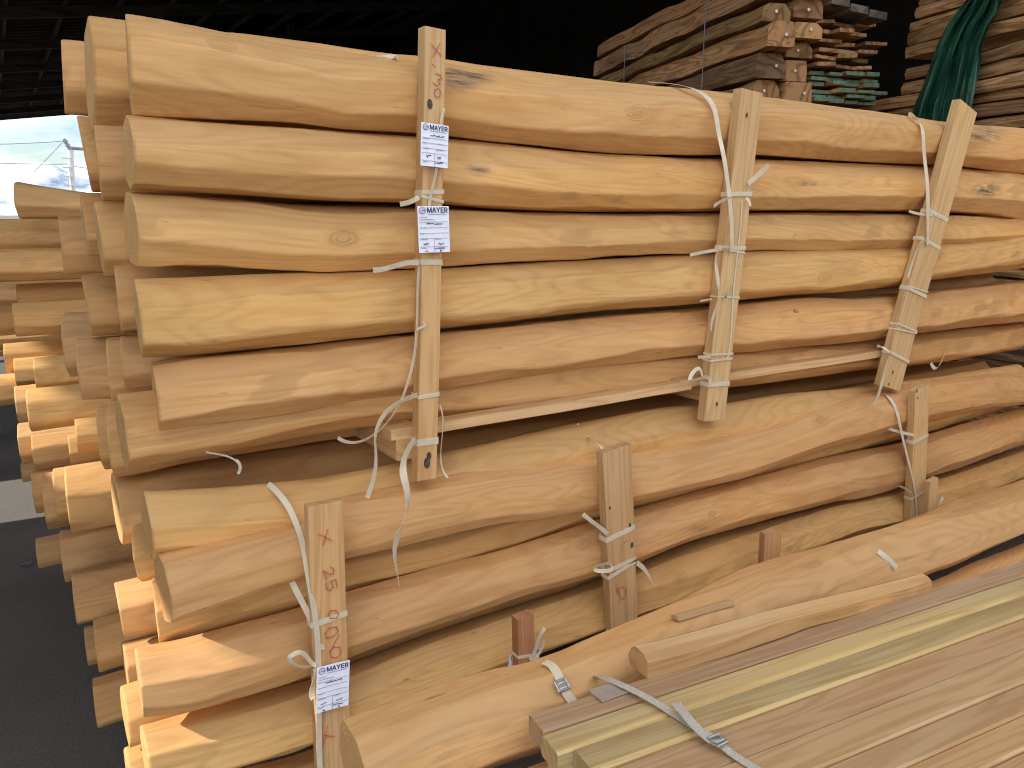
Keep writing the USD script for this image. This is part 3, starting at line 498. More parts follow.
# middle stake
band('band arching over the top log down to the middle stake', [('strip', ribbon([atY(648, 82, 1.80)] + [atY(663, 83, 1.76), atY(684, 86, 1.70), atY(703, 94, 1.655)] + [atY(712, 104, 1.640), atY(718, 128, 1.63), atY(724, 158, 1.615), atY(728, 185, 1.608), atY(731, 215, 1.604), atY(732, 252, 1.604)], 0.019, side=[(0, -.1, 1)] * 3 + [(0, -.7, .7)] + [(0, -1, 0)] * 6, twist=(0, 0, .1, .1, .2)))])
band('bow of band round the middle stake at the second log', [('loop', wrap(S2, 194, .014, .010)), ('tail', R_([(748, 184), (757, 176), (769, 165)], [1.606, 1.60, 1.58], .016, (0, .3))), ('tail', R_([(731, 198), (722, 201), (714, 206)], [1.606, 1.60, 1.59], .011, (.6, .2))), ('tail', R_([(746, 198), (749, 201), (750, 206)], [1.606, 1.60, 1.595], .010))])
band('band round the middle stake at the third log', [('loop', wrap(S2, 247, .012, .003)), ('loop', wrap(S2, 251, .006, -.006)), ('tail', R_([(722, 249), (710, 251), (690, 255)], [1.61, 1.63, 1.655], .010))])
band('broad curled band left of the middle stake', [('tail', R_([(720, 248), (716, 262), (718, 280), (718, 300), (713, 318), (711, 331)], [1.606, 1.60, 1.595, 1.59, 1.585, 1.58], .017, (.7, .3, .1, .8, .2, .5)))])
band('thin knotted band round the middle stake at the fourth log', [('loop', wrap(S2, 297, .005)), ('bow', R_([(724, 300), (727, 294), (731, 287), (728, 294), (724, 297)], 1.606, .006)), ('tail', R_([(712, 299), (700, 301)], [1.61, 1.64], .006))])
band('pair of bands round the middle stake at the reddish log', [('loop', wrap(S2, 354, .007, .002)), ('loop', wrap(S2, 359, .006, .006)), ('tail', R_([(711, 357), (698, 357)], [1.61, 1.645], .010))])
band('crumpled band round the middle stake foot', [('loop', wrap(S2, 384, .014)), ('bow', R_([(710, 384), (702, 378), (690, 380), (692, 374), (702, 376)], [1.605, 1.60, 1.60, 1.61, 1.62], .012, (0, .8, .3)))])
band('pale band running down the right edge of the middle stake', [('strip', R_([(742, 200), (738, 250), (733, 300), (730, 345), (727, 360)], [1.6115, 1.6115, 1.6115, 1.6115, 1.612], .006))])
# right stake
band('band falling from the top log to the slanted stake', [('strip', ribbon([atY(908, 116, 1.72), atY(917, 119, 1.67), atY(921, 125, 1.648), atY(924, 150, 1.63), atY(927, 180, 1.615), atY(928, 215, 1.606), atY(928, 245, 1.606)], .025, twist=(.1, .1, .05, .2)))])
band('band round the slanted stake at the second log underside', [('loop', wrap(S3, 215, .016, .005)), ('tail', R_([(933, 215), (920, 214), (909, 211)], [1.612, 1.61, 1.60], .010))])
band('band round the slanted stake at the third log, long end hanging', [('loop', wrap(S3, 243, .014)), ('tail', R_([(922, 240), (915, 256), (908, 278)], [1.605, 1.60, 1.59], .020, (.5, .2, .1)))])
band('band round the slanted stake above the reddish log', [('loop', wrap(S3, 292, .012)), ('loop', wrap(S3, 289, .005, .012)), ('tail', R_([(905, 292), (902, 305), (896, 322), (884, 336)], [1.608, 1.61, 1.625, 1.66], .010, (.4, .7, .2)))])
band('thin crossed bands round the slanted stake at the reddish log', [('loop', wrap(S3, 327, .007)), ('loop', wrap(S3, 331, .006, .014))])
band('band round the slanted stake foot with a broad tail', [('loop', wrap(S3, 357, .012, -.01)), ('tail', R_([(889, 352), (884, 348), (877, 346)], [1.606, 1.62, 1.65], .010)), ('tail', R_([(889, 357), (884, 375), (880, 390), (874, 406)], [1.605, 1.59, 1.58, 1.57], .022, (.4, .1, .2)))])
# lower stakes
band('wide band coming over the lower bundle to the tagged lower stake', [('strip', ribbon([hit(LG['M1'], 268, 484, .005), hit(LG['M1'], 280, 495, .006), hit(LG['M1'], 289, 508, .012), hit(LG['M2'], 297, 526, .008), hit(LG['M2'], 303, 546, .008), atY(309, 580, 1.556), atY(315, 615, 1.550), atY(318, 650, 1.546), atY(319, 700, 1.546), atY(320, 770, 1.546)], .0135, twist=(0, .2, .1, 0)))])
band('band slanting up behind the tagged lower stake from the sandwiched log', [('strip', R_([(292, 582), (300, 598), (312, 622), (322, 650)], [1.60, 1.575, 1.56, 1.55], .013))])
band('band round the tagged lower stake above its tag', [('loop', wrap(S4, 619, .014, .008))])
band('bow of band left of the paper tag on the lower stake', [('bow', R_([(316, 664), (304, 667), (294, 664), (290, 657), (296, 653), (307, 657), (316, 665)], [1.546, 1.54, 1.535, 1.53, 1.53, 1.535, 1.54], .010, (.2, .8, .2, .6))), ('tail', R_([(315, 668), (314, 680), (311, 694), (313, 699)], [1.545, 1.54, 1.535, 1.53], .011, (.2, .7, .1)))])
band('upper band round the plain middle stake of the lower bundle', [('loop', wrap(S5, 533, .016, .006)), ('tail', R_([(608, 534), (598, 526), (590, 520), (583, 514)], [1.545, 1.55, 1.56, 1.57], .012, (.2, .6, .3)))])
band('crossed bands and loops lower on the plain middle stake', [('loop', wrap(S5, 564, .014)), ('loop', wrap(S5, 569, .012, .016)), ('bow', R_([(610, 565), (601, 565), (594, 569), (600, 571), (611, 567)], [1.545, 1.535, 1.53, 1.53, 1.54], .011, (.1, .6, .1))), ('tail', R_([(637, 563), (645, 570), (653, 585)], [1.548, 1.555, 1.56], .016, (.3, .8)))])
band('thin band crossing the pale log above the plain middle stake', [('strip', ribbon([hit(LG['M1'], 577, 424, .003), hit(LG['M1'], 590, 438, .003), atY(602, 448, 1.60), atY(606, 455, 1.585)], .010))])
band('pair of bands round the reddish short stake end, ends sticking up', [('loop', wrap(S7, 655, .009, -.012)), ('tail', R_([(530, 660), (536, 648), (541, 634), (545, 628)], [1.495, 1.49, 1.48, 1.48], .010, (.2, .5))), ('tail', R_([(531, 662), (541, 650), (544, 640)], [1.495, 1.49, 1.485], .008, (.4, .1)))])
band('band falling from the curved log to the narrow mottled stake', [('strip', ribbon([hit(LG['M2'], 885, 394, .004), hit(LG['M2'], 893, 403, .004), atY(900, 425, 1.575), atY(907, 455, 1.560), atY(913, 480, 1.549), atY(916, 500, 1.546), atY(917, 522, 1.546)], .018, twist=(0, .2, .3, .1)))])
band('greyish band round the narrow mottled stake near its top', [('loop', wrap(S6, 438, .015)), ('tail', R_([(914, 435), (900, 432), (887, 428)], [1.552, 1.58, 1.61], .012))])
band('band round the narrow mottled stake near its foot', [('loop', wrap(S6, 494, .012)), ('tail', R_([(911, 493), (902, 487), (897, 486)], [1.55, 1.545, 1.54], .010, (.3, .8)))])
band('white band end poking up beside the stubby stake', [('tail', R_([(936, 515), (940, 504), (943, 497)], [1.49, 1.48, 1.48], .012, (.2, .4)))])
band('slack band and pale clip under the upper bundle at the left', [('strip', R_([(206, 452), (222, 455), (236, 461), (241, 470)], [1.70, 1.68, 1.66, 1.65], .004, (.3, .6, .2))), ('clip', R_([(236, 460), (240, 466), (238, 474)], 1.645, .007, (.4, .2)))], mat=WEB)
band('V of white band hanging under the far end of the bottom log', [('tail', R_([(947, 352), (941, 362), (937, 368), (931, 363)], [1.66, 1.65, 1.65, 1.66], .014, (.3, .8, .2)))])
band('white band tip on the strapped front log at the right', [('tip', ribbon([hit(LG['A'], 878, 551, .003), hit(LG['A'], 889, 560, .003), hit(LG['A'], 897, 568, .003)], .016))])
band('scrap of white band on top of the top log left of the tagged stake', [('scrap', ribbon([atY(375, 58, 1.72), atY(388, 57, 1.71), atY(396, 57, 1.70), atY(397, 60, 1.69)], .012, twist=(.3, .8)))])

# ---------------------------------------------------------------- paper tags with print
def strokes(paths, w, P, ex, ez, en, h=0.0006):
    out = []
    for pts in paths:
        q = [P + ex * a + ez * b for a, b in pts]
        for a, b in zip(q[:-1], q[1:]):
            d = b - a; Ln = np.linalg.norm(d)
            if Ln < 1e-6: continue
            d /= Ln; s = np.cross(en, d) * w / 2; v = np.array([a - s - d * w / 3, b - s + d * w / 3, b + s + d * w / 3, a + s - d * w / 3]); v = np.vstack([v, v + en * h])
            out.append(trimesh.Trimesh(v, [[4, 5, 6], [4, 6, 7], [0, 1, 5], [0, 5, 4], [2, 3, 7], [2, 7, 6], [1, 2, 6], [1, 6, 5], [3, 0, 4], [3, 4, 7]], process=False))
    return cat3(out)
def papertag(label, TL, TR, BL, Y, seed, rows):
    tl, tr, bl = atY(*TL, Y), atY(*TR, Y), atY(*BL, Y); ex = tr - tl; W = np.linalg.norm(ex); ex /= W
    ez = tl - bl; ez -= ex * (ez @ ex); H = np.linalg.norm(ez); ez /= H; en = np.cross(ex, ez); en *= -np.sign(en[1]); O = tl - ez * H
    t = thing('paper_tag', label, 'tag', (O + ex * W / 2), 'paper tags on the stakes'); n = 9
    ii, jj = np.meshgrid(np.linspace(0, 1, n), np.linspace(0, 1, n), indexing='ij')
    bend = lambda a, b: 0.0035 * (np.sin(a * 3.1 + seed) * 0.5 + (1 - b) ** 2 * 0.6)
    V = O + ii[..., None] * W * ex + jj[..., None] * H * ez + bend(ii, jj)[..., None] * en
    V = np.concatenate([V.reshape(-1, 3), V.reshape(-1, 3) - en * .0005]); I = np.arange(n * n).reshape(n, n)
    F = np.stack([I[:-1, :-1], I[1:, :-1], I[1:, 1:], I[:-1, 1:]], -1).reshape(-1, 4); F = np.vstack([F, F[:, ::-1] + n * n])
    t = mesh('sheet', V, F, PAPER, t, True)
    def lay(tm):     # follow the bend of the sheet
        p = tm.vertices - O; a, b = (p @ ex) / W, (p @ ez) / H
        tm.vertices = tm.vertices + (bend(a, b) + 0.0006)[:, None] * en; return tm
    tx = meshkit.text_mesh('MAYER', H * 0.105, 0.0004, True); k = W * 0.66 / tx.extents[0]; tx.apply_scale([k, k, 1])
    tx = tx.subdivide(); B = np.column_stack([ex, ez, en]); tx.vertices = (tx.vertices - tx.bounds[0] * [1, 1, 0]) @ B.T + O + ex * W * .30 + ez * H * .855
    tmesh('lettering', lay(tx), INKB, t)
    lc = O + ex * W * .155 + ez * H * .905
    d = trimesh.creation.cylinder(W * .105, .0005, sections=28); d.vertices = d.vertices @ B.T + lc; tmesh('round_logo', lay(d), INKG, t)
    ringp = [[(W * .155 + rad * math.cos(a) * 1.0, H * .905 + rad * math.sin(a)) for a in np.linspace(0.6, 5.6, 14)] for rad in (W * .04, W * .07)]
    sw = strokes(ringp, W * .016, O + en * .0008, ex, ez, en); tmesh('logo_rings', lay(sw), PAPER, t)
    R = np.random.default_rng(seed); pr, hw = [], []
    def word(x, y, w, hgt, out):
        k = max(5, int(w / .0022)); out.append([(W * x + w * i / k, H * y + hgt * (R.uniform(-.5, .5) if i % 2 else R.uniform(-.2, .9))) for i in range(k)])
    word(.32, .825, W * .62, .0012, pr)
    for (x, y, w, hh, hand) in rows: word(x, y, W * w, hh, hw if hand else pr)
    lines = [[(W * .04, H * y), (W * .96, H * y)] for y in (.66, .54, .42, .31, .13)] + [[(W * .5, H * .31), (W * .5, H * .0)]]
    tag(tmesh('small_print', lay(strokes(pr, .0008, O, ex, ez, en)), INKG, t), kind='stuff'); tag(tmesh('handwriting', lay(strokes(hw, .0012, O, ex, ez, en)), INKB, t), kind='stuff')
    tag(tmesh('ruled_lines', lay(strokes([[(a[0] + (b[0] - a[0]) * k / 6, a[1] + (b[1] - a[1]) * k / 6) for k in range(7)] for a, b in lines], .0005, O, ex, ez, en)), INKG, t), kind='stuff')
rowsA = [(.32, .71, .55, .0035, 1), (.06, .64, .26, .0016, 0), (.06, .53, .24, .0016, 0), (.62, .54, .2, .002, 0), (.06, .41, .28, .0016, 0), (.55, .40, .3, .002, 0), (.2, .23, .2, .0045, 1), (.6, .21, .16, .0045, 1), (.08, .10, .2, .0018, 0), (.52, .10, .32, .0035, 1)]
rowsB = [(.06, .76, .26, .0014, 0), (.06, .71, .5, .0014, 0), (.28, .615, .52, .0035, 1), (.06, .53, .24, .0016, 0), (.06, .41, .2, .0018, 0), (.06, .29, .26, .0014, 0), (.55, .29, .2, .0014, 0), (.15, .18, .2, .0045, 1), (.62, .18, .22, .004, 1), (.06, .10, .2, .0015, 0), (.5, .08, .35, .003, 1), (.2, .03, .1, .004, 1), (.68, .03, .06, .004, 1)]
papertag('upper paper tag, slightly tilted, on the tall marked stake', (421, 122), (449, 126), (417, 165), 1.598, 1, rowsA)
papertag('lower paper tag, hanging straight, on the tall marked stake', (417, 206), (449, 206), (417, 253), 1.598, 2, rowsB)
papertag('paper tag on the marked stake of the lower bundle', (317, 668), (350, 660), (318, 713), 1.538, 3, rowsB)
papertag('mostly hidden paper tag behind the reddish short stake end', (510, 655), (540, 648), (510, 690), 1.534, 4, rowsA)

# red crayon marks on the stakes
GLY = {'X': [[(0, 0), (1, 1)], [(0, 1), (1, 0)]], '3': [[(.1, .9), (.6, 1), (.9, .78), (.55, .55), (.9, .3), (.6, 0), (.1, .1)]], '0': [[(.5, 1), (.1, .75), (.1, .25), (.5, 0), (.9, .25), (.9, .75), (.5, 1)]],
       '-': [[(.2, .5), (.7, .5)]], '5': [[(.9, 1), (.2, 1), (.15, .55), (.7, .6), (.9, .3), (.6, 0), (.1, .08)]], '2': [[(.1, .8), (.45, 1), (.85, .8), (.7, .5), (.1, 0), (.95, 0)]],
       'D': [[(.2, 0), (.2, 1), (.7, .9), (.9, .5), (.7, .1), (.2, 0)]], '/': [[(0, 0), (1, 1)]], '|': [[(.5, 0), (.5, 1)]]}
def crayon(S, marks, wd=.0026):
    paths = []
    for ch, x, y, w, h, rot in marks:
        p = atY(x, y, S['Y']) - (S['P0']); c0, c1 = p @ S['a'], p @ S['u']
        for st in GLY[ch]:
            q = np.array(st) - 0.5; q = np.array([[a * w, b * h] for a, b in q]); ca, sa = math.cos(rot), math.sin(rot)
            paths.append([(c0 + a * ca - b * sa, c1 + a * sa + b * ca) for a, b in q])
    tmesh('red_marking', strokes(paths, wd, S['P0'] - Y_ * .0022, S['a'], S['u'], -Y_, .0008), REDP, S['prim'])
crayon(S1, [('X', 436, 50, .022, .026, .2), ('-', 434, 66, .018, .01, -.5), ('3', 437, 80, .022, .026, -.35), ('0', 437, 93, .018, .020, -.2)], .0018)
crayon(S4, [('X', 325, 537, .022, .030, .3), ('5', 331, 585, .030, .024, -1.4), ('2', 329, 572, .026, .022, -1.3), ('0', 333, 614, .03, .02, -.6), ('0', 331, 632, .035, .026, .3), ('/', 334, 643, .03, .03, .2), ('0', 335, 652, .030, .030, .2), ('X', 325, 735, .03, .04, .4)], .0022)
crayon(S5, [('D', 622, 592, .036, .042, .2), ('|', 616, 589, .01, .03, .1), ('-', 625, 541, .02, .01, .4)], .0022)

# ---------------------------------------------------------------- sawn boards in front
TH = math.radians(7.6); BU = np.array([math.cos(TH), -math.sin(TH), 0]); BA = np.array([-math.sin(TH) * -1, -math.cos(TH), 0]) * 1.0
BA = np.array([-math.sin(TH), -math.cos(TH), 0])      # across, toward the viewer
ZT = 0.75
def qof(x, y): p = atZ(x, y, ZT); return p @ -BA, p @ BU
Ob = lambda qv, pv, z: -BA * qv + BU * pv + ZZ * z
qs = [1.117, 1.058, 0.997, 0.931, 0.853, 0.776, 0.716, 0.655, 0.59]
heart, sap, olive, pink = (0.50, 0.325, 0.175), (0.74, 0.55, 0.25), (0.49, 0.375, 0.180), (0.47, 0.315, 0.185)
tones_b = [pink, (0.56, 0.43, 0.215), olive, heart, (0.54, 0.37, 0.185), (0.52, 0.35, 0.185), (0.52, 0.345, 0.18), heart]
lefts = [qof(528, 713)[1], qof(541, 733)[1], qof(569, 744)[1], qof(592, 767)[1] + .015, qof(600, 790)[1], qof(610, 800)[1], qof(620, 820)[1], qof(630, 850)[1]]
labs = ['pinkish brown board farthest back, against the strapped log', 'greenish sapwood board second from the back, sticking out furthest', 'olive board with a bright yellow sapwood edge', 'reddish heartwood board fourth from the back',
        'fifth board from the back, mid brown with its front edge painted paler as if lit', 'sixth board from the back, grey brown with its front edge painted paler as if lit', 'narrow board seventh from the back', 'board nearest the lower right corner']
BTH = 0.042
for i in range(8):
    w = qs[i] - qs[i + 1] - 0.0030; dz = [0.001, -0.0005, 0.002, 0, 0.002, .001, 0.003, 0][i]
    t = thing('sawn_board', labs[i], 'board', Ob(qs[i], lefts[i], ZT - BTH), 'sawn boards of the front stack')
    f = [0, .12, .25, .4, .55, .7, .82, .93, 1]
    c = .004
    pr = [(c, -0.0)] + [(c + (w - 2 * c) * k, 0) for k in f[1:-1]] + [(w - c, 0), (w, -c), (w, -BTH + c), (w - c, -BTH), (c, -BTH), (0, -BTH + c), (0, -c)]
    tn = [np.array(tones_b[i])] * len(pr)
    if i == 1: tn[7] = np.array(sap); tn[8] = np.array(sap); tn[6] = np.array(sap) * .9
    if i == 2: tn[8] = tn[7] = np.array(sap); tn[9] = np.array(sap); tn[0] = tn[1] = np.array(olive) * .88
    if i in (4, 5, 6): tn[8] = np.array((0.68, 0.46, 0.235)); tn[9] = tn[8]  # lit chamfer painted as a paler tone on the front edge
    if i == 3: tn[9] = np.array((0.5, .33, .18))
    prism_along(Ob(qs[i] - .0007, lefts[i], ZT + dz), BU, BA, ZZ, pr, 3.2 - 0.02 * i, tones_b[i], 'plank', SAWN, t, 40, .0012, tones=tn, seed=i + 3)
for i in range(5):
    t = thing('sawn_board', ['lower layer board under the pinkish brown one', 'lower layer board with its end under the greenish one', 'lower layer board under the olive one', 'lower layer board under the reddish one', 'lower layer board nearest the viewer'][i], 'board', Ob(qs[i], lefts[i] + .04, ZT - 2 * BTH), 'sawn boards of the front stack')
    prism_along(Ob(qs[i] - .003, lefts[i] + [.05, .012, .03, .02, .03][i], ZT - BTH - .003), BU, BA, ZZ, [(a, -b) for a, b in rect(qs[i] - qs[i + 1] - .002, BTH - .002, .003)][::-1], 3.1, tones_b[(i + 3) % 8], 'plank', SAWN, t, 10, .001, seed=i + 23)
# offcut with bark edge lying on the boards
a0, a1 = atZ(647, 678, ZT + .004), atZ(930, 588, ZT + .004); u = a1 - a0; Ls = np.linalg.norm(u[:2]); u = u / np.linalg.norm(u); ac = np.array([-u[1], u[0], 0])
t = thing('slab_offcut', 'pale waney offcut lying on the pinkish board against the strapped log', 'offcut', a0)
prism_along(a0, u, ac, ZZ, [(0, 0), (.062, 0), (.072, .018), (.062, .040), (.047, .049), (.020, .047), (.003, .036)], Ls, (0.58, .36, .165), 'wood', SAWN, t, 60, .016,
            tones=[np.array((.5, .33, .17)), np.array((.45, .27, .14)), np.array((.44, .24, .12)), np.array((.42, .22, .11)), np.array((.66, .45, .23)), np.array((.58, .36, .165)), np.array((.56, .34, .155))], seed=77, taper=.62)
# splinter strip lying between
t = thing('splinter', 'long thin splinter resting on the strapped log above the offcut', 'splinter', hit(LG['A'], 680, 622, .01))
p0, p1 = hit(LG['A'], 678, 622, .008), hit(LG['A'], 735, 606, .006); u = p1 - p0; Ls = np.linalg.norm(u); u /= Ls
prism_along(p0, u, Y_, ZZ, [(0, 0), (.02, 0), (.022, .006), (.004, .012)], Ls, (.64, .42, .21), 'sliver', SAWN, t, 16, .004, seed=5)
# card pad and woven strap over the boards
pc = [atZ(588, 690, ZT + .006), atZ(616, 681, ZT + .006), atZ(632, 690, ZT + .006), atZ(602, 701, ZT + .006)]
v = np.array(pc); v = np.vstack([v, v - ZZ * .003])
tag(mesh('card_pad', v, [[0, 1, 2, 3], [7, 6, 5, 4], [0, 4, 5, 1], [1, 5, 6, 2], [2, 6, 7, 3], [3, 7, 4, 0]], CARD), 'small grey brown card pad under the strap on the boards', 'card pad')
t = thing('woven_strap', 'grey woven strap across the sawn boards with a wire buckle', 'strap', atZ(700, 730, ZT))
zs = ZT + .0085
pts = [atZ(606, 683, ZT - .03) + np.array([0, .03, 0]), atZ(615, 682, zs), atZ(655, 702, zs), atZ(690, 724, zs - .001), atZ(713, 738, zs + .004), atZ(730, 752, zs - .001), atZ(762, 772, zs - .001), atZ(800, 800, zs - .001)]
tmesh('strip', ribbon(pts, .016, .0012, side=(0, 0, 1)), WEB, t)
pts = [atZ(676, 703, zs + .012), atZ(684, 713, zs + .012), atZ(697, 728, zs + .010), atZ(712, 741, zs + .006)]
tmesh('loose_end', ribbon(pts, .018, .0012, side=(0, 0, 1)), WEB, t)
def torus_box(c, ex, ey, en, w, h, r):
    pts = [c + ex * a * w / 2 + ey * b * h / 2 for a, b in ((-1, -1), (1, -1), (1, 1), (-1, 1), (-1, -1))]; out = []
    for a, b in zip(pts[:-1], pts[1:]):
        out.append(trimesh.creation.cylinder(r, segment=[a, b], sections=10)); s = trimesh.creation.icosphere(1, r); s.apply_translation(a); out.append(s)
    return cat3(out)
c = atZ(716, 740, zs + .006); ex = atZ(730, 752, zs) - atZ(705, 733, zs); ex /= np.linalg.norm(ex); ey = np.cross(ZZ, ex)
bk = cat3([torus_box(c, ex, ey, ZZ, .014, .024, .0026), torus_box(c + ex * .012 + ZZ * .002, ex, ey, ZZ, .008, .022, .0028), trimesh.creation.cylinder(.0032, segment=[c - ey * .013 + ZZ * .004 - ex * .006, c + ey * .013 + ZZ * .004 - ex * .004], sections=10)])
tmesh('buckle', bk, STEEL, t, 30)
# strap over the large front log
t = thing('woven_strap', 'white woven strap with steel buckle over the large front log', 'strap', hit(LG['A'], 562, 690))
lgA = LG['A']
pp = [hit(lgA, 544, 662, .003), hit(lgA, 551, 665, .003), hit(lgA, 557, 673, .003), hit(lgA, 562, 684, .004), hit(lgA, 567, 694, .003), hit(lgA, 574, 703, .003), hit(lgA, 590, 728, .003)]
def nrm(lg, p): c = np.array([p[0], lg.Yf + float(lg.r(p[0])), float(lg.z(p[0]))]); q = p - c; return q / np.linalg.norm(q)
tmesh('strip', ribbon(pp, .020, .0012, side=np.array([nrm(lgA, p) for p in pp])), BAND, t)
c = hit(lgA, 562, 685, .007); nn = nrm(lgA, c); ey = X_ - nn * (nn @ X_); ex = np.cross(ey, nn)
tmesh('buckle', cat3([torus_box(c, ex, ey, nn, .020, .026, .0026), trimesh.creation.cylinder(.0026, segment=[c - ey * .013, c + ey * .013], sections=10)]), STEEL, t, 30)

# ---------------------------------------------------------------- shed: roof, rafters, posts, walls, unseen light blockers
KINK = 4.0
def roofz(X): return 6.53 + 0.15 * np.asarray(X, float)
def bx(x0, x1, y0, y1, z0, z1): return trimesh.creation.box(bounds=[[x0, y0, z0], [x1, y1, z1]])
def slope_box(x0, x1, y0, y1, drop, h):
    v = []
    for x in (x0, x1):
        for y in (y0, y1):
            for z in (roofz(x) - drop, roofz(x) - drop + h): v.append((x, y, z))
    return trimesh.Trimesh(v, trimesh.creation.box(bounds=[[0, 0, 0], [1, 1, 1]]).faces if False else trimesh.convex.convex_hull(np.array(v)).faces, process=False) if False else trimesh.convex.convex_hull(np.array(v))
EAVE, RIDGE, FRONT, BACK = -5.72, 14.0, 1.95, 48.6
def eave(y): return float(np.interp(y, [0, 2.30, 2.60, 60], [-6.0, -6.0, -5.84, -5.72]))  # roof edge out of view, shaped so sun reaches only the low log ends
shed = thing('timber_shed', 'dark open timber shed roofing the log stacks', 'shed', (-6.0, FRONT, 0))
nx = 60
xs = np.linspace(EAVE, RIDGE, 2)
# corrugated sheet: ribs run down the slope
ys = np.arange(FRONT, BACK + .001, 0.12)
zz = np.where(np.arange(len(ys)) % 4 < 2, 0.0, 0.028)
V = np.array([[(x, y, float(roofz(x)) + 0.12 + z) for x in (eave(y), KINK, RIDGE)] for y, z in zip(ys, zz)]); V = np.concatenate([V.reshape(-1, 3), V.reshape(-1, 3) + [0, 0, .02]])
n = len(ys); I = np.arange(n * 3).reshape(n, 3); F = np.stack([I[:-1, :-1], I[:-1, 1:], I[1:, 1:], I[1:, :-1]], -1).reshape(-1, 4); F = np.vstack([F, F[:, ::-1] + 3 * n])
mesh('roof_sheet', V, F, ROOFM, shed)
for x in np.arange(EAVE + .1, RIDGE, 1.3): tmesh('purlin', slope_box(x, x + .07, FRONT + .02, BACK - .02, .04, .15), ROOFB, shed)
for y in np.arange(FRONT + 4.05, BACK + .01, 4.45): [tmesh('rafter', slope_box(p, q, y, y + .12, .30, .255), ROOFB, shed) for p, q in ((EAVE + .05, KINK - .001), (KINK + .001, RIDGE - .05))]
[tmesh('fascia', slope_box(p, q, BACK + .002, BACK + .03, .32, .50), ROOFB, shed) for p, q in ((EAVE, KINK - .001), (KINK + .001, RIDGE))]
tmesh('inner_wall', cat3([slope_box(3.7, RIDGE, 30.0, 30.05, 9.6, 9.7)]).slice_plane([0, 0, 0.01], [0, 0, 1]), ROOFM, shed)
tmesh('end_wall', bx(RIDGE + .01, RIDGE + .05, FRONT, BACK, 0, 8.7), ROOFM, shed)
for x, y in ((9.0, 3.3), (9.0, 8.7), (3.5, 29.7), (-5.6, 11.0), (-5.6, 24.0), (9.0, 27.0)): tmesh('post', bx(x, x + .18, y, y + .18, 0, float(roofz(x)) - .02), ROOFB, shed)
tmesh('added_sky_blocker', bx(-1.0, 10.0, -4.7, -4.6, 0, 3.4), ROOFB, shed)  # added behind the camera to cut low sky light on the log undersides
tmesh('added_sun_blocker', bx(-2.42, -2.35, 1.661, 2.3, 3.3, 5.7), ROOFB, shed)  # added out of view to keep sun off the front log at the right
tmesh('added_sun_blocker', bx(-2.42, -2.35, .55, 1.66, 0, 5.7), ROOFB, shed)  # added tall fin out of view, keeps sun off the sawn boards
# unseen blockers of uneven height, shading the ground and the deep log ends
for y0, y1, top in ((1.66, 2.2, 2.02), (2.2, 3.0, 2.55), (3.0, 3.6, 2.50), (3.6, 4.15, 2.40), (4.15, 5.05, 2.2), (5.85, 9.0, 2.1)):
    tmesh('unseen_sun_blocker', bx(-2.14, -2.11, y0, y1 - .001, 0, top), ROOFB, shed)

# ---------------------------------------------------------------- lumber stacks at the back right
AB = math.radians(18.0); BV = np.array([math.sin(AB), math.cos(AB), 0]); BW = np.array([math.cos(AB), -math.sin(AB), 0])
R = np.random.default_rng(21)
def oldtone(k=1.0): return np.array([0.48, 0.285, 0.14]) * R.uniform(.5, 1.35) * k * np.array([1, R.uniform(.9, 1.05), R.uniform(.8, 1.05)])
near = np.array([4.61, 3.84, 0])
_ones = 'first second third fourth fifth sixth seventh eighth ninth tenth eleventh twelfth thirteenth fourteenth fifteenth sixteenth seventeenth eighteenth nineteenth'.split()
ordn = _ones + ['twentieth'] + ['twenty-' + o for o in _ones[:9]] + ['thirtieth'] + ['thirty-' + o for o in _ones[:9]] + ['fortieth'] + ['forty-' + o for o in _ones[:9]]
for col in range(2):
    z = 2.10; row = 0
    while z < 3.32 and row < 9:
        h = R.uniform(.10, .17); w = .235 + R.uniform(-.02, .015); dd = R.uniform(-.10, .10)
        wc = [.05, .04][col]
        pr = [(0, .0), (w, 0), (w, h * R.uniform(.5, .75)), (w - wc * R.uniform(.2, 1.2), h), (wc * R.uniform(.2, 1.2), h), (0, h * R.uniform(.5, .8))]
        t = thing('old_beam', f'{ordn[row]} weathered beam from below in the {"left" if col == 0 else "right"} column of the dark beam stack', 'beam', near + BW * (.255 * col) + ZZ * z, 'weathered beams stacked at the back')
        tn = oldtone(); s0 = near + BW * (.255 * col + R.uniform(-.015, .015)) + BV * dd + ZZ * z
        prism_along(s0, BV, BW, ZZ, pr, 3.0 + R.uniform(-.3, .3), tn, 'timber', OLD, t, 26, .028, seed=row + 31 + 10 * col)
        c = s0 + BW * w * R.uniform(.4, .75) + ZZ * h * .5 - BV * .008
        d = trimesh.creation.cylinder(.011, .006, sections=10); d.apply_transform(trimesh.geometry.align_vectors([0, 0, 1], BV)); d.apply_translation(c); tmesh('end_plate', d, NAILM, t)
        z += h + R.uniform(.012, .03); row += 1
# bands of wire round the beam stack
for k, dd in enumerate((.75, 2.3)):
    p = near + BV * dd - BW * .02
    tag(tmesh('binding_wire', trimesh.creation.cylinder(.004, segment=[p + ZZ * 2.1, p + ZZ * 3.25], sections=6), WIREM), ['wire binding the dark beam stack near its front end', 'wire binding the dark beam stack near its far end'][k], 'wire')
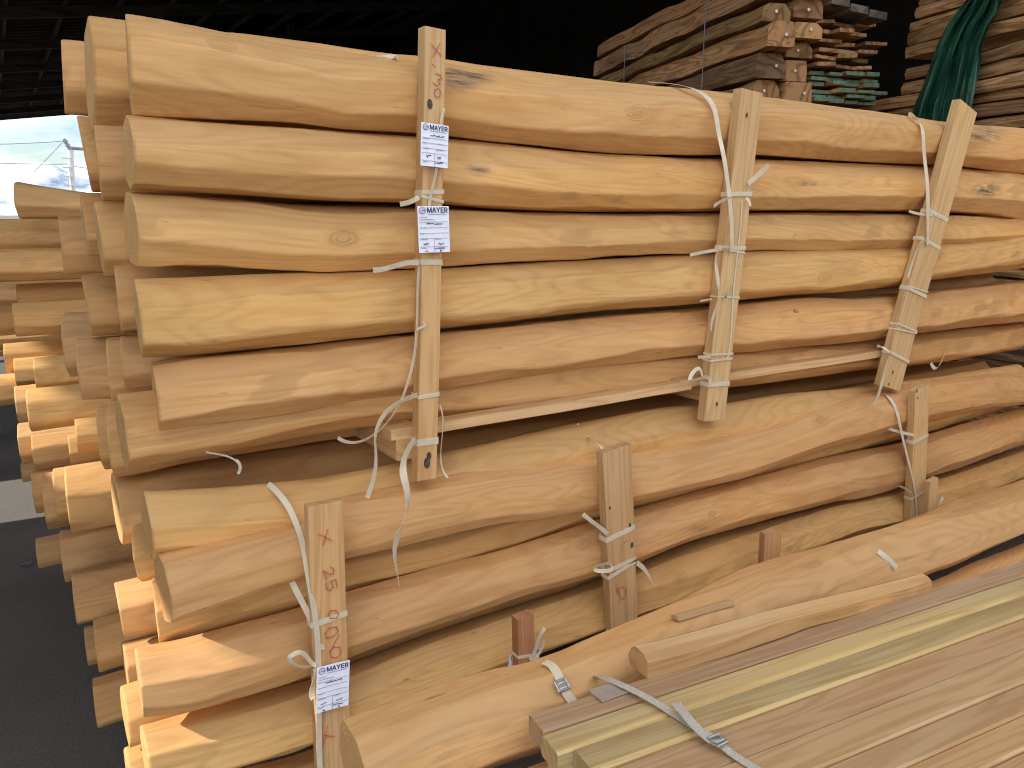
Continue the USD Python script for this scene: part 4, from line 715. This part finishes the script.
# boards with green painted ends
bs = near + BW * .54 + BV * .12
def boardrow(z, cols, w, green, lift=0.0, jit=.06, tone=1.0, grp='', what=''):
    x = R.uniform(-.02, .03)
    for c in range(cols):
        ww = w * R.uniform(.75, 1.2); hh = R.uniform(.022, .03); j = R.uniform(-jit, jit); tilt = R.uniform(-.02, .02)
        yield x, ww, hh, j, tilt; x += ww + R.uniform(.005, .03)
k = 0
z = 2.08; lay = 0
while z < 2.72:
    for c, (x, ww, hh, j, tl) in enumerate(boardrow(z, 4, .135, True)):
        t = thing('stacked_board', f'thin green-ended board, {ordn[lay]} layer from below, {["first", "second", "third", "fourth"][c]} from the beams', 'board', bs + BW * x + ZZ * z, 'green ended boards in the dark stack')
        s0 = bs + BW * x + BV * j + ZZ * (z + tl * .2); b2 = ZZ + BW * -tl; a2 = BW + ZZ * tl
        prism_along(s0, BV, a2, ZZ, rect(ww, hh, .002), 2.6, oldtone(1.2), 'plank', OLD, t, 6, .004, seed=lay * 4 + c)
        e = trimesh.creation.box(bounds=[[.001, -.003, .001], [ww - .001, .012, hh - .001]]); Bm = np.column_stack([a2, BV, ZZ]); e.vertices = e.vertices @ Bm.T + s0 - BV * .001
        tmesh('painted_end', e, GREENP, t)
    z += .036 + (.02 if lay % 3 == 2 else 0); lay += 1
lay = 0
while z < 3.05:
    for c, (x, ww, hh, j, tl) in enumerate(boardrow(z, 3, .17, False, jit=.1)):
        t = thing('stacked_board', f'rough brown board in layer {["one", "two", "three", "four", "five", "six", "seven", "eight"][min(lay, 7)]} above the green ends, {["left", "middle", "right"][c]}', 'board', bs + BW * x + ZZ * z, 'rough boards above the green ended ones')
        prism_along(bs + BW * x + BV * j + ZZ * z, BV, BW + ZZ * R.uniform(-.09, .09), ZZ, rect(ww, hh, .003), 2.6, oldtone(1.0), 'plank', OLD, t, 6, .01, seed=lay * 3 + c + 70)
    z += R.uniform(.04, .07); lay += 1
for c in range(3):
    t = thing('stacked_board', f'grey board on top of the dark board stack, {["left", "middle", "right"][c]}', 'board', bs + BW * (c * .14) + ZZ * 3.12, 'grey boards topping the dark board stack')
    prism_along(bs + BW * (c * .16) - BV * .15 + ZZ * (3.10 - .03 * c), BV, BW + ZZ * -.10, ZZ, rect(.15, .05, .004), 2.6, np.array((.17, .14, .11)), 'plank', OLD, t, 6, .01, seed=c + 90)
# right-hand stack of heavy planks under a green sheet
fe = np.array([6.03, 3.60, 0]); ND = -BV; z = 0.12; row = 0
while z < 3.2:
    h = R.uniform(.05, .095); gap = R.uniform(.004, .02) + (.07 if row % 7 == 6 else 0); dd = R.uniform(-.08, .05) + (.75 if z < 2.5 else 0)
    tn = np.array([0.62, 0.36, 0.17]) * R.uniform(.5, 1.1)
    t = thing('heavy_plank', f'{ordn[row]} heavy plank from the ground in the stack behind the right end', 'plank', fe + ZZ * z, 'heavy planks stacked behind the right end')
    prism_along(fe + BV * dd + BW * R.uniform(-.02, .03) + ZZ * z, ND, BW, ZZ, [(0.012, 0), (.32, 0), (.32, h), (R.uniform(.0, .03), h), (0, h * .5)], 4.6, tn, 'timber', OLD, t, 30, .020, seed=row + 130)
    z += h + gap; row += 1
# green sheet hanging over it
def onface(x, y, off):
    d = ray(x, y); nrm_ = -BW; p0 = fe + nrm_ * (.03 + off); tt = ((p0 - CAM) @ nrm_) / (d @ nrm_); return CAM + d * tt
rows = [(-30, 988, 1022), (0, 965, 1001), (12, 956, 999), (25, 948, 990), (45, 938, 982), (65, 930, 979), (85, 922, 976), (105, 914, 973), (124, 910, 970), (145, 906, 968)]
nc = 40; V = []
for i, (y, xl, xr) in enumerate(rows):
    for k in range(nc):
        f = k / (nc - 1); fold = .035 * math.sin(f * 23 + .5 * math.sin(i * .6)) + .02 * math.sin(f * 51 + i * .15) + (.05 if f < .25 else 0) * math.sin(f * 12)
        V.append(onface(xl + (xr - xl) * f + 1.2 * math.sin(i * 1.3 + k), y, .075 + fold))
V = np.array(V); I = np.arange(len(V)).reshape(len(rows), nc); F = np.stack([I[:-1, :-1], I[:-1, 1:], I[1:, 1:], I[1:, :-1]], -1).reshape(-1, 4)
tag(mesh('green_sheet', V, F, TARP, smooth=True), 'dark green plastic sheet hanging in folds over the right end stack', 'plastic sheet')

# ---------------------------------------------------------------- utility pole and wires beyond
pd = 60.0; pb = atY(71, 200, pd); pt = atY(70.5, 150, pd); ptt = atY(64, 139, pd)
t = thing('utility_pole', 'pale lattice mast with crossarm in front of the snowy mountain', 'utility pole', (pb[0], pd, 0))
tmesh('mast', trimesh.creation.cylinder(.17, segment=[[pb[0], pd, 0], pt], sections=10), POLEM, t, 30)
for k in range(9):
    z0 = pt[2] * (k + 1) / 10; r_ = bx(pb[0] - .26, pb[0] + .26, pd - .25, pd - .19, z0, z0 + .07); tmesh('rung', r_, POLEM, t)
tmesh('crossarm', trimesh.creation.cylinder(.10, segment=[atY(69, 148, pd), atY(90, 149.5, pd)], sections=8), WIREM, t, 30)
tmesh('insulator', cat3([trimesh.creation.cylinder(.11 + .04 * (k % 2), segment=[ptt + (pt - ptt) * k / 6, ptt + (pt - ptt) * (k + .9) / 6], sections=10) for k in range(6)]), WIREM, t, 30)
def wire(label, a, b, da, db, sag=.3):
    P, Q = atY(*a, da), atY(*b, db); s = np.linspace(0, 1, 14)[:, None]; C = P + (Q - P) * s - ZZ * sag * 4 * s * (1 - s)
    tag(tmesh('power_line', cat3([trimesh.creation.cylinder(.022, segment=[C[i], C[i + 1]], sections=6) for i in range(13)]), WIREM), label, 'wire', group='wires at the mast')
wire('upper thin wire crossing the sky to the mast', (-120, 141), (64, 141), 58, 60, .2)
wire('lower thin wire crossing the sky to the mast', (-120, 153), (68, 164), 58, 60, .2)
wire('slanting stay wire of the mast', (34, 172), (62, 143), 60, 60, 0)
wire('thin wire right of the mast', (72, 166), (160, 170), 60, 64, .2)
t = tmesh('pebble', (lambda s: (s.apply_scale([1.4, 1, .7]), s.apply_translation(atZ(27, 563, .012)), s)[2])(trimesh.creation.icosphere(2, .022)), STONE); tag(t, 'small dark stone lying on the shaded asphalt', 'stone')
